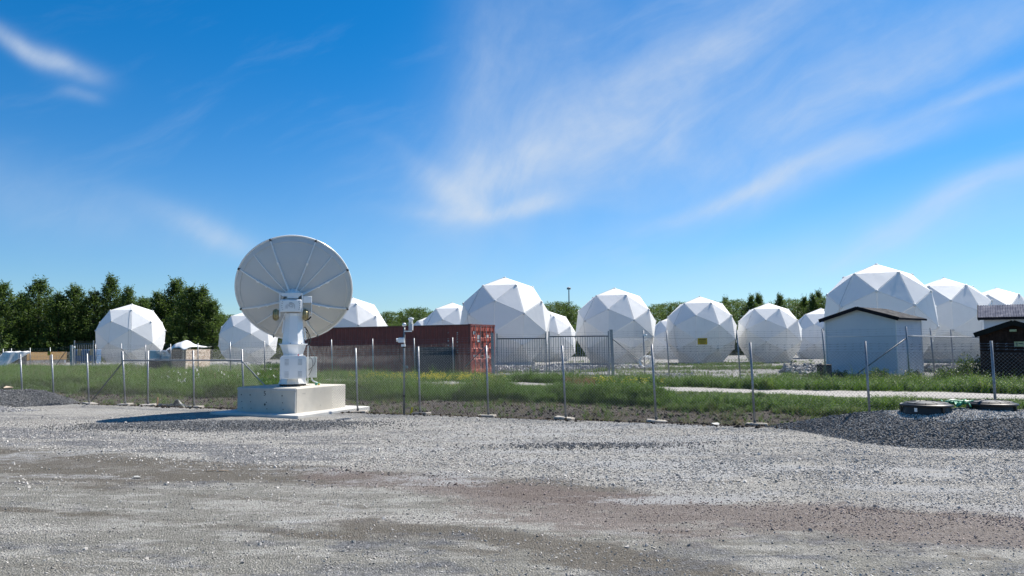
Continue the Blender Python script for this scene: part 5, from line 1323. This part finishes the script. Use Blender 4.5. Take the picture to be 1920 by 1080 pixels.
for i, (px, yt) in enumerate(LT):
    tree(px, yt, 78 + 5 * random.random(), [0, 1, 2][i % 3], 'dense green tree in the left row, ' + desc[i], 'dense trees in the left row', 1.5 if i not in (7, 8) else 1.15)
for ki_, (px, yt) in enumerate(zip(range(-110, 420, 33), [565, 560, 572, 566, 560, 575, 562, 570, 565, 560, 574, 568, 560, 565, 562, 566, 585])):
    tree(px + random.uniform(-6, 6), yt + random.uniform(-4, 6), 88 + 4 * random.random(), random.choice([0, 2, 3, 4]), ORD[ki_] + ' from the left of the darker trees behind the left row', 'second row of trees at the left', 1.5)
for ki_, px in enumerate(range(-100, 420, 26)):
    tree(px + random.uniform(-6, 6), 606 + random.uniform(-10, 10), 83 + 2 * random.random(), random.choice([3, 4]), ORD[ki_] + ' from the left of the low bushy trees under the left row', 'low trees at the foot of the left row', 1.7, 'young_tree')
FAR = [(425, 590, 3), (450, 596, 4), (520, 602, 3), (545, 604, 5), (715, 588, 3), (735, 584, 4), (752, 583, 5), (770, 580, 3), (786, 577, 4), (803, 584, 3), (820, 590, 5), (1032, 570, 4), (1048, 566, 3), (1062, 572, 4), (1076, 580, 3), (1225, 576, 4), (1240, 570, 3), (1256, 573, 5), (1268, 566, 4), (1285, 572, 3),
       (1345, 566, 4), (1360, 559, 0), (1375, 562, 3), (1390, 566, 4), (1408, 556, 1), (1422, 553, 2), (1442, 570, 3), (1462, 554, 1), (1478, 560, 4), (1495, 566, 3), (1508, 558, 0), (1524, 553, 2), (1535, 548, 1), (1550, 556, 4), (1700, 575, 3), (1760, 580, 4), (1830, 580, 3), (1900, 580, 4), (1990, 570, 3), (-190, 545, 1)]
for ki_, (px, yt, s_) in enumerate(sorted(FAR)):
    tree(px, yt, random.uniform(95, 118), s_, ORD[ki_] + ' from the left of the dark far trees showing over the domes', 'far woods behind the domes', 1.5 if s_ in (3, 4) else 1.0, 'far_tree')
for ki_, px in enumerate(range(400, 2000, 34)):
    tree(px + random.uniform(-8, 8), 612 + random.uniform(-8, 6), random.uniform(90, 96), random.choice([3, 4]), ORD[ki_] + ' from the left of the low bushy trees behind the compound', 'low trees behind the compound', 2.0, 'bushy_tree')
# round bush beside the brown shed
def bush(px, yt, D, r_, label, wide=1.0, n=2600, name='bush'):
    tp = P(px, yt, D); g0 = hgt(tp.x, D); h_ = tp.z - g0; V = []; Tn = []
    for _ in range(n):
        a = random.random() * 6.283; c_ = random.random(); rr = random.random() ** .35; sth = math.sqrt(max(0, 1 - c_ * c_)); lump = 1 + .18 * math.sin(3 * a + c_ * 9) + .1 * math.sin(7 * a)
        p = Vector((r_ * wide * lump * rr * math.cos(a) * (sth * .75 + .25), r_ * wide * lump * rr * math.sin(a) * (sth * .75 + .25), h_ * (.06 + .94 * c_ * rr * lump * .92))); s_ = random.uniform(.02, .05)
        u_ = Vector((random.gauss(0, 1), random.gauss(0, 1), random.gauss(.3, 1))).normalized(); v_ = u_.cross(Vector((random.gauss(0, 1), random.gauss(0, 1), random.gauss(0, 1)))).normalized(); V += [p - u_ * s_, p + v_ * s_ * .5, p + u_ * s_, p - v_ * s_ * .5]; Tn.append(random.random())
    o = empty(name, (tp.x, D, g0), 0, label, 'bush'); me = bpy.data.meshes.new('foliage'); me.from_pydata([tuple(v) for v in V], [], [(4 * i, 4 * i + 1, 4 * i + 2, 4 * i + 3) for i in range(n)]); me.materials.append(MATS['bush_leaf']); at = me.attributes.new('tint', 'FLOAT', 'FACE'); at.data.foreach_set('value', Tn); link('foliage', me, o)
    mb = MB()
    for k in range(6): a = k * 1.05; mb.tube([(0, 0, 0), (.15 * r_ * math.cos(a), .15 * r_ * math.sin(a), h_ * .4), (.5 * r_ * math.cos(a), .5 * r_ * math.sin(a), h_ * .75)], [.02, .012, .004], 5)
    mb.build('stems', 'bark', o)
bush(1822, 664, 31.5, .65, 'round leafy green bush growing beside the left wall of the brown shed', n=4200)
bush(1780, 688, 31.5, .6, 'low dark bush left of the round bush by the shed', n=2200)
bush(1650, 690, 32.5, .45, 'low weeds growing at the foot of the gabled kiosk near its right corner', n=1500, name='weed_clump')
bush(1575, 694, 34, .45, 'low weeds growing at the left front corner of the gabled kiosk', n=1300, name='weed_clump')
bush(1712, 692, 31.0, .35, 'low weeds in front of the right side wall of the gabled kiosk', n=1100, name='weed_clump')
bush(330, 694, 48.0, 1.5, 'tall mound of rank green weeds in front of the canopy enclosure', n=6000, name='weed_clump')
bush(238, 700, 49.0, 1.0, 'leafy weeds at the foot of the post left of the canopy enclosure', n=2600, name='weed_clump')
bush(105, 692, 54.0, .8, 'dark leafy weeds at the right end of the long OSB crate', n=2000, name='weed_clump')

# ------------------------------------------------------------------ grass and weeds
def tuft(seed, nb, mat, wid=.010, lean=.45, petals=False, leafy=0):
    r = random.Random(seed); V = []; fs = []; mi = []
    for b_ in range(nb):
        a = r.random() * 6.283; x0, y0 = r.gauss(0, .07), r.gauss(0, .07); h_ = r.uniform(.55, 1.0); ln = lean * r.uniform(.2, 1); w_ = wid * r.uniform(.7, 1.4); sd = Vector((-math.sin(a), math.cos(a), 0)); n = 3; b0 = len(V)
        for i in range(n + 1):
            f = i / n; c_ = Vector((x0 + math.cos(a) * ln * f * f, y0 + math.sin(a) * ln * f * f, h_ * (f - .18 * f * f * ln * 2))); w2 = w_ * (1 - f) ** .7 + .0008; V += [c_ - sd * w2, c_ + sd * w2]
        for i in range(n): fs.append((b0 + 2 * i, b0 + 2 * i + 1, b0 + 2 * i + 3, b0 + 2 * i + 2)); mi.append(0)
        if leafy:
            for k in range(leafy):
                f = r.uniform(.3, 1); c_ = Vector((x0 + math.cos(a) * ln * f * f, y0 + math.sin(a) * ln * f * f, h_ * f * .95)); u_ = Vector((r.gauss(0, 1), r.gauss(0, 1), r.gauss(0, .5))).normalized() * .06; v_ = u_.cross(Vector((0, 0, 1))).normalized() * .028; b0 = len(V); V += [c_, c_ + u_ * .5 + v_, c_ + u_, c_ + u_ * .5 - v_]; fs.append((b0, b0 + 1, b0 + 2, b0 + 3)); mi.append(0)
        if petals and r.random() < .75:
            for k in range(5):
                c_ = Vector((x0 + math.cos(a) * ln, y0 + math.sin(a) * ln, h_ * .93)) + Vector((r.gauss(0, .03), r.gauss(0, .03), r.gauss(0, .04))); u_ = Vector((r.gauss(0, 1), r.gauss(0, 1), r.gauss(0, 1))).normalized() * .022; v_ = u_.orthogonal(); b0 = len(V); V += [c_ - u_, c_ - v_, c_ + u_, c_ + v_]; fs.append((b0, b0 + 1, b0 + 2, b0 + 3)); mi.append(1)
    me = bpy.data.meshes.new('tuft_shape'); me.from_pydata([tuple(v) for v in V], [], fs)
    for m_ in (mat if isinstance(mat, list) else [mat]): me.materials.append(MATS[m_])
    me.polygons.foreach_set('material_index', mi); return source(me)
GR = [tuft(1, 20, 'grass'), tuft(2, 20, 'grass', .012), tuft(3, 16, 'grass', .009, .7), tuft(4, 12, 'grass', .008, .35, leafy=9), tuft(5, 12, 'grass', .008, .5, leafy=12)]
DRY = [tuft(11, 14, 'grass_dry', .006, .8), tuft(12, 12, 'grass_dry', .006, .6)]
FL = [tuft(21, 9, ['grass', 'petal'], .008, .3, petals=True, leafy=3), tuft(22, 8, ['grass', 'petal'], .008, .35, petals=True, leafy=3)]
RW = [tuft(31, 12, 'rust_weed', .007, .4, leafy=8)]
def hfac(x, y):
    p_ = c_pathn(x)
    if y > p_: return 1.0
    k = sstep(-9.5, -7, x)                       # left of this the bank is rank right up to the path
    return 1 - k * (1 - (.28 + .72 * sstep(.2, 2.6, p_ - y)))
def grass_field(name, label, ca, cb, x0, x1, n, h0, h1, srcs, clump=.5, wfn=None, tint=(0, 1), power=1.0):
    pp = []; sc = []; ti = []; k = 0
    while len(pp) < n and k < n * 12:
        k += 1; x = random.uniform(x0, x1); a, b_ = ca(x), cb(x); y = a + (b_ - a) * random.random() ** power
        if abs(x) > .80 * y + 2: continue
        w_ = 1.0 if wfn is None else wfn(x, y)
        if random.random() > w_: continue
        c_ = noise.noise(Vector((x * .7, y * .7, 2.0))) + .5 * noise.noise(Vector((x * 2.3, y * 2.3, 5.0)))
        if random.random() > .62 + clump * c_ * 1.6: continue
        h_ = (h0 + (h1 - h0) * max(0, min(1, .5 + c_))) * random.uniform(.75, 1.2) * hfac(x, y)
        pp.append((x, y, hgt(x, y) - .01)); sc.append((h_ * .9 + .1, h_ * .9 + .1, h_)); ti.append(tint[0] + (tint[1] - tint[0]) * min(1, max(0, random.random() * .75 + .25 * (c_ + .5))))
    n = len(pp); rot = np.zeros((n, 3)); rot[:, 2] = rng.random(n) * 6.28; rot[:, 0] = rng.normal(size=n) * .12
    return scatter(name, pp, rot, sc, ti, rng.integers(0, len(srcs), n), srcs, label=label, kind='stuff')
grass_field('tall_grass', 'tall green grass growing on the bank between fence and path', lambda x: c_grass(x) - .15, lambda x: c_pathn(x) - .05, -30, 24, 26000, .26, .52, GR, wfn=lambda x, y: 1.0 if x < 4.0 else .25)
grass_field('rank_grass', 'rank green grass at the left and middle of the bank', lambda x: c_grass(x) + .3, lambda x: c_grass(x) + 2.6, -24, 4.6, 9000, .4, .72, GR, wfn=lambda x, y: .35 + .65 * sstep(-2, 1.5, x) if x > -6 else .75)
grass_field('short_grass', 'sparse short grass on the drier right part of the bank', lambda x: c_grass(x) - .8, lambda x: c_pathn(x), 4, 22, 6000, .12, .30, GR + DRY)
grass_field('verge_grass', 'grass growing on the verge beyond the path', c_pathf, c_verge, -38, 26, 17000, .22, .5, GR)
grass_field('dry_stalks', 'dry stalks and dead stems over the soil bank', lambda x: c_edge(x) + .5, c_grass, -22, 16, 2600, .07, .20, DRY, clump=.3)
grass_field('soil_weeds', 'small weeds sprouting on the soil bank', lambda x: c_edge(x) + 1.3, c_grass, -22, 16, 1500, .08, .2, GR)
grass_field('edge_grass', 'thin grass along the foot of the back fence', c_verge, lambda x: c_verge(x) + 1.0, -35, 24, 3500, .12, .3, GR + DRY)
gw = lambda x, y: min(1, m_grassy(x, y) * 1.2) if y < 80 else 0
grass_field('compound_grass', 'patches of low grass on the dome compound', c_verge, lambda x: 62, -20, 34, 9000, .10, .26, GR + DRY, wfn=gw)
fl_pts = [(735, 714, 1.3), (800, 715, 1.4), (850, 713, 1.0), (870, 719, 1.0), (830, 722, 1.2), (1140, 722, .6), (1175, 727, .6), (1240, 734, .4), (700, 716, .8)]
def flw(x, y): return min(1, sum(math.exp(-(((x - p.x) / (s_ * 1.1)) ** 2 + ((y - p.y) / (s_ * 1.3)) ** 2)) for p, s_ in FLP))
FLP = [(G(a, b_, .35), c_) for a, b_, c_ in fl_pts]
grass_field('yellow_flowers', 'yellow flowering weeds in patches along the path', lambda x: c_pathn(x) - 2.0, lambda x: c_verge(x) + .5, -14, 8, 300, .25, .42, FL, wfn=flw)
q = G(1048, 700, .2)
grass_field('rusty_weeds', 'rust coloured dead weeds in front of the gate', lambda x: c_pathn(x) - .9, lambda x: c_pathf(x) + .3, 1.9, 2.8, 55, .3, .5, RW, clump=.1)
FLW = [tuft(41, 3, ['grass', 'dome_cap'], .008, .25, petals=True, leafy=2)]
grass_field('white_flowers', 'a few white umbel flowers in the grass left of the dish', lambda x: c_grass(x) + .6, lambda x: c_grass(x) + 4, -16, -8.5, 22, .7, .9, FLW, clump=.1)

STK = [tuft(51, 7, 'grass', .006, .25, leafy=2), tuft(52, 6, 'grass_dry', .005, .3, leafy=2)]
grass_field('seed_stalks', 'tall thin seed stalks standing above the bank grass', lambda x: c_grass(x) + .5, lambda x: c_pathn(x) - .3, -28, 3, 1500, .6, .95, STK, clump=.9)
grass_field('verge_stalks', 'tall thin stalks standing on the verge by the kiosk and fence', lambda x: c_pathf(x) + .6, c_verge, -30, 26, 900, .5, .8, STK, clump=.9)
# ------------------------------------------------------------------ rubble banks
def rubble(name, label, boxes, n, s0, s1):
    pp = []
    for (xa, ya, xb, yb, hh_) in boxes:
        for _ in range(n):
            f = random.random(); v = random.random(); x = xa + (xb - xa) * f; y = ya + (yb - ya) * f + (v - .5) * 1.6; z = hgt(x, y) + hh_ * (1 - abs(v - .5) * 2) ** .7 * random.random() ** .3
            pp.append((x, y, z))
    n = len(pp); sc = (s0 + (s1 - s0) * rng.random((n, 1)) ** 2) * (.8 + .5 * rng.random((n, 3)))
    return scatter(name, pp, rng.random((n, 3)) * 6.28, sc, rng.random(n), rng.integers(0, 4, n), STR, label=label, kind='stuff')
def rb(px0, px1, D, h_, D2=None): a, b_ = P(px0, 640, D), P(px1, 640, D2 or D); return (a.x, D, b_.x, D2 or D, h_)
rubble('rubble_bank', 'grey rubble stones banked up in front of the big middle dome', [rb(915, 1075, 45, .35)], 2600, .12, .30)
rubble('rubble_heap', 'heap of grey broken rock left of the gabled kiosk', [rb(1470, 1545, 40, .42)], 1300, .12, .34)
rubble('rubble_row', 'low row of stones along the foot of the left domes', [rb(135, 300, 57, .32), rb(385, 540, 55, .28)], 1500, .14, .32)
rubble('rubble_strip', 'loose stones scattered before the right domes', [rb(1080, 1230, 47, .22), rb(1735, 1790, 40, .4), rb(1150, 1300, 38, .10), rb(1280, 1460, 34, .06)], 700, .08, .22)
grass_field('bank_weeds', 'weeds over the stones at the left dome row', lambda x: 50.5, lambda x: 56.5, -40, -10, 3500, .2, .4, GR)
# soil clods and twigs
pp = []
while len(pp) < 7000:
    x = random.uniform(-20, 14); a, b_ = c_edge(x), c_grass(x); y = random.uniform(a - .25, b_)
    if abs(x) < .8 * y + 1: pp.append((x, y, hgt(x, y) + .004))
stone_mat('clod', (.016, .012, .009), (.11, .085, .06)); CLD = [source(stone_mesh('clod_shape', 'clod', 60 + i)) for i in range(3)]
n = len(pp); scatter('soil_clods', pp, rng.random((n, 3)) * 6.28, (.03 + .10 * rng.random((n, 1)) ** 3) * (.7 + .6 * rng.random((n, 3))), rng.random(n), rng.integers(0, 3, n), CLD, label='clods of earth and small stones on the soil bank', kind='stuff')
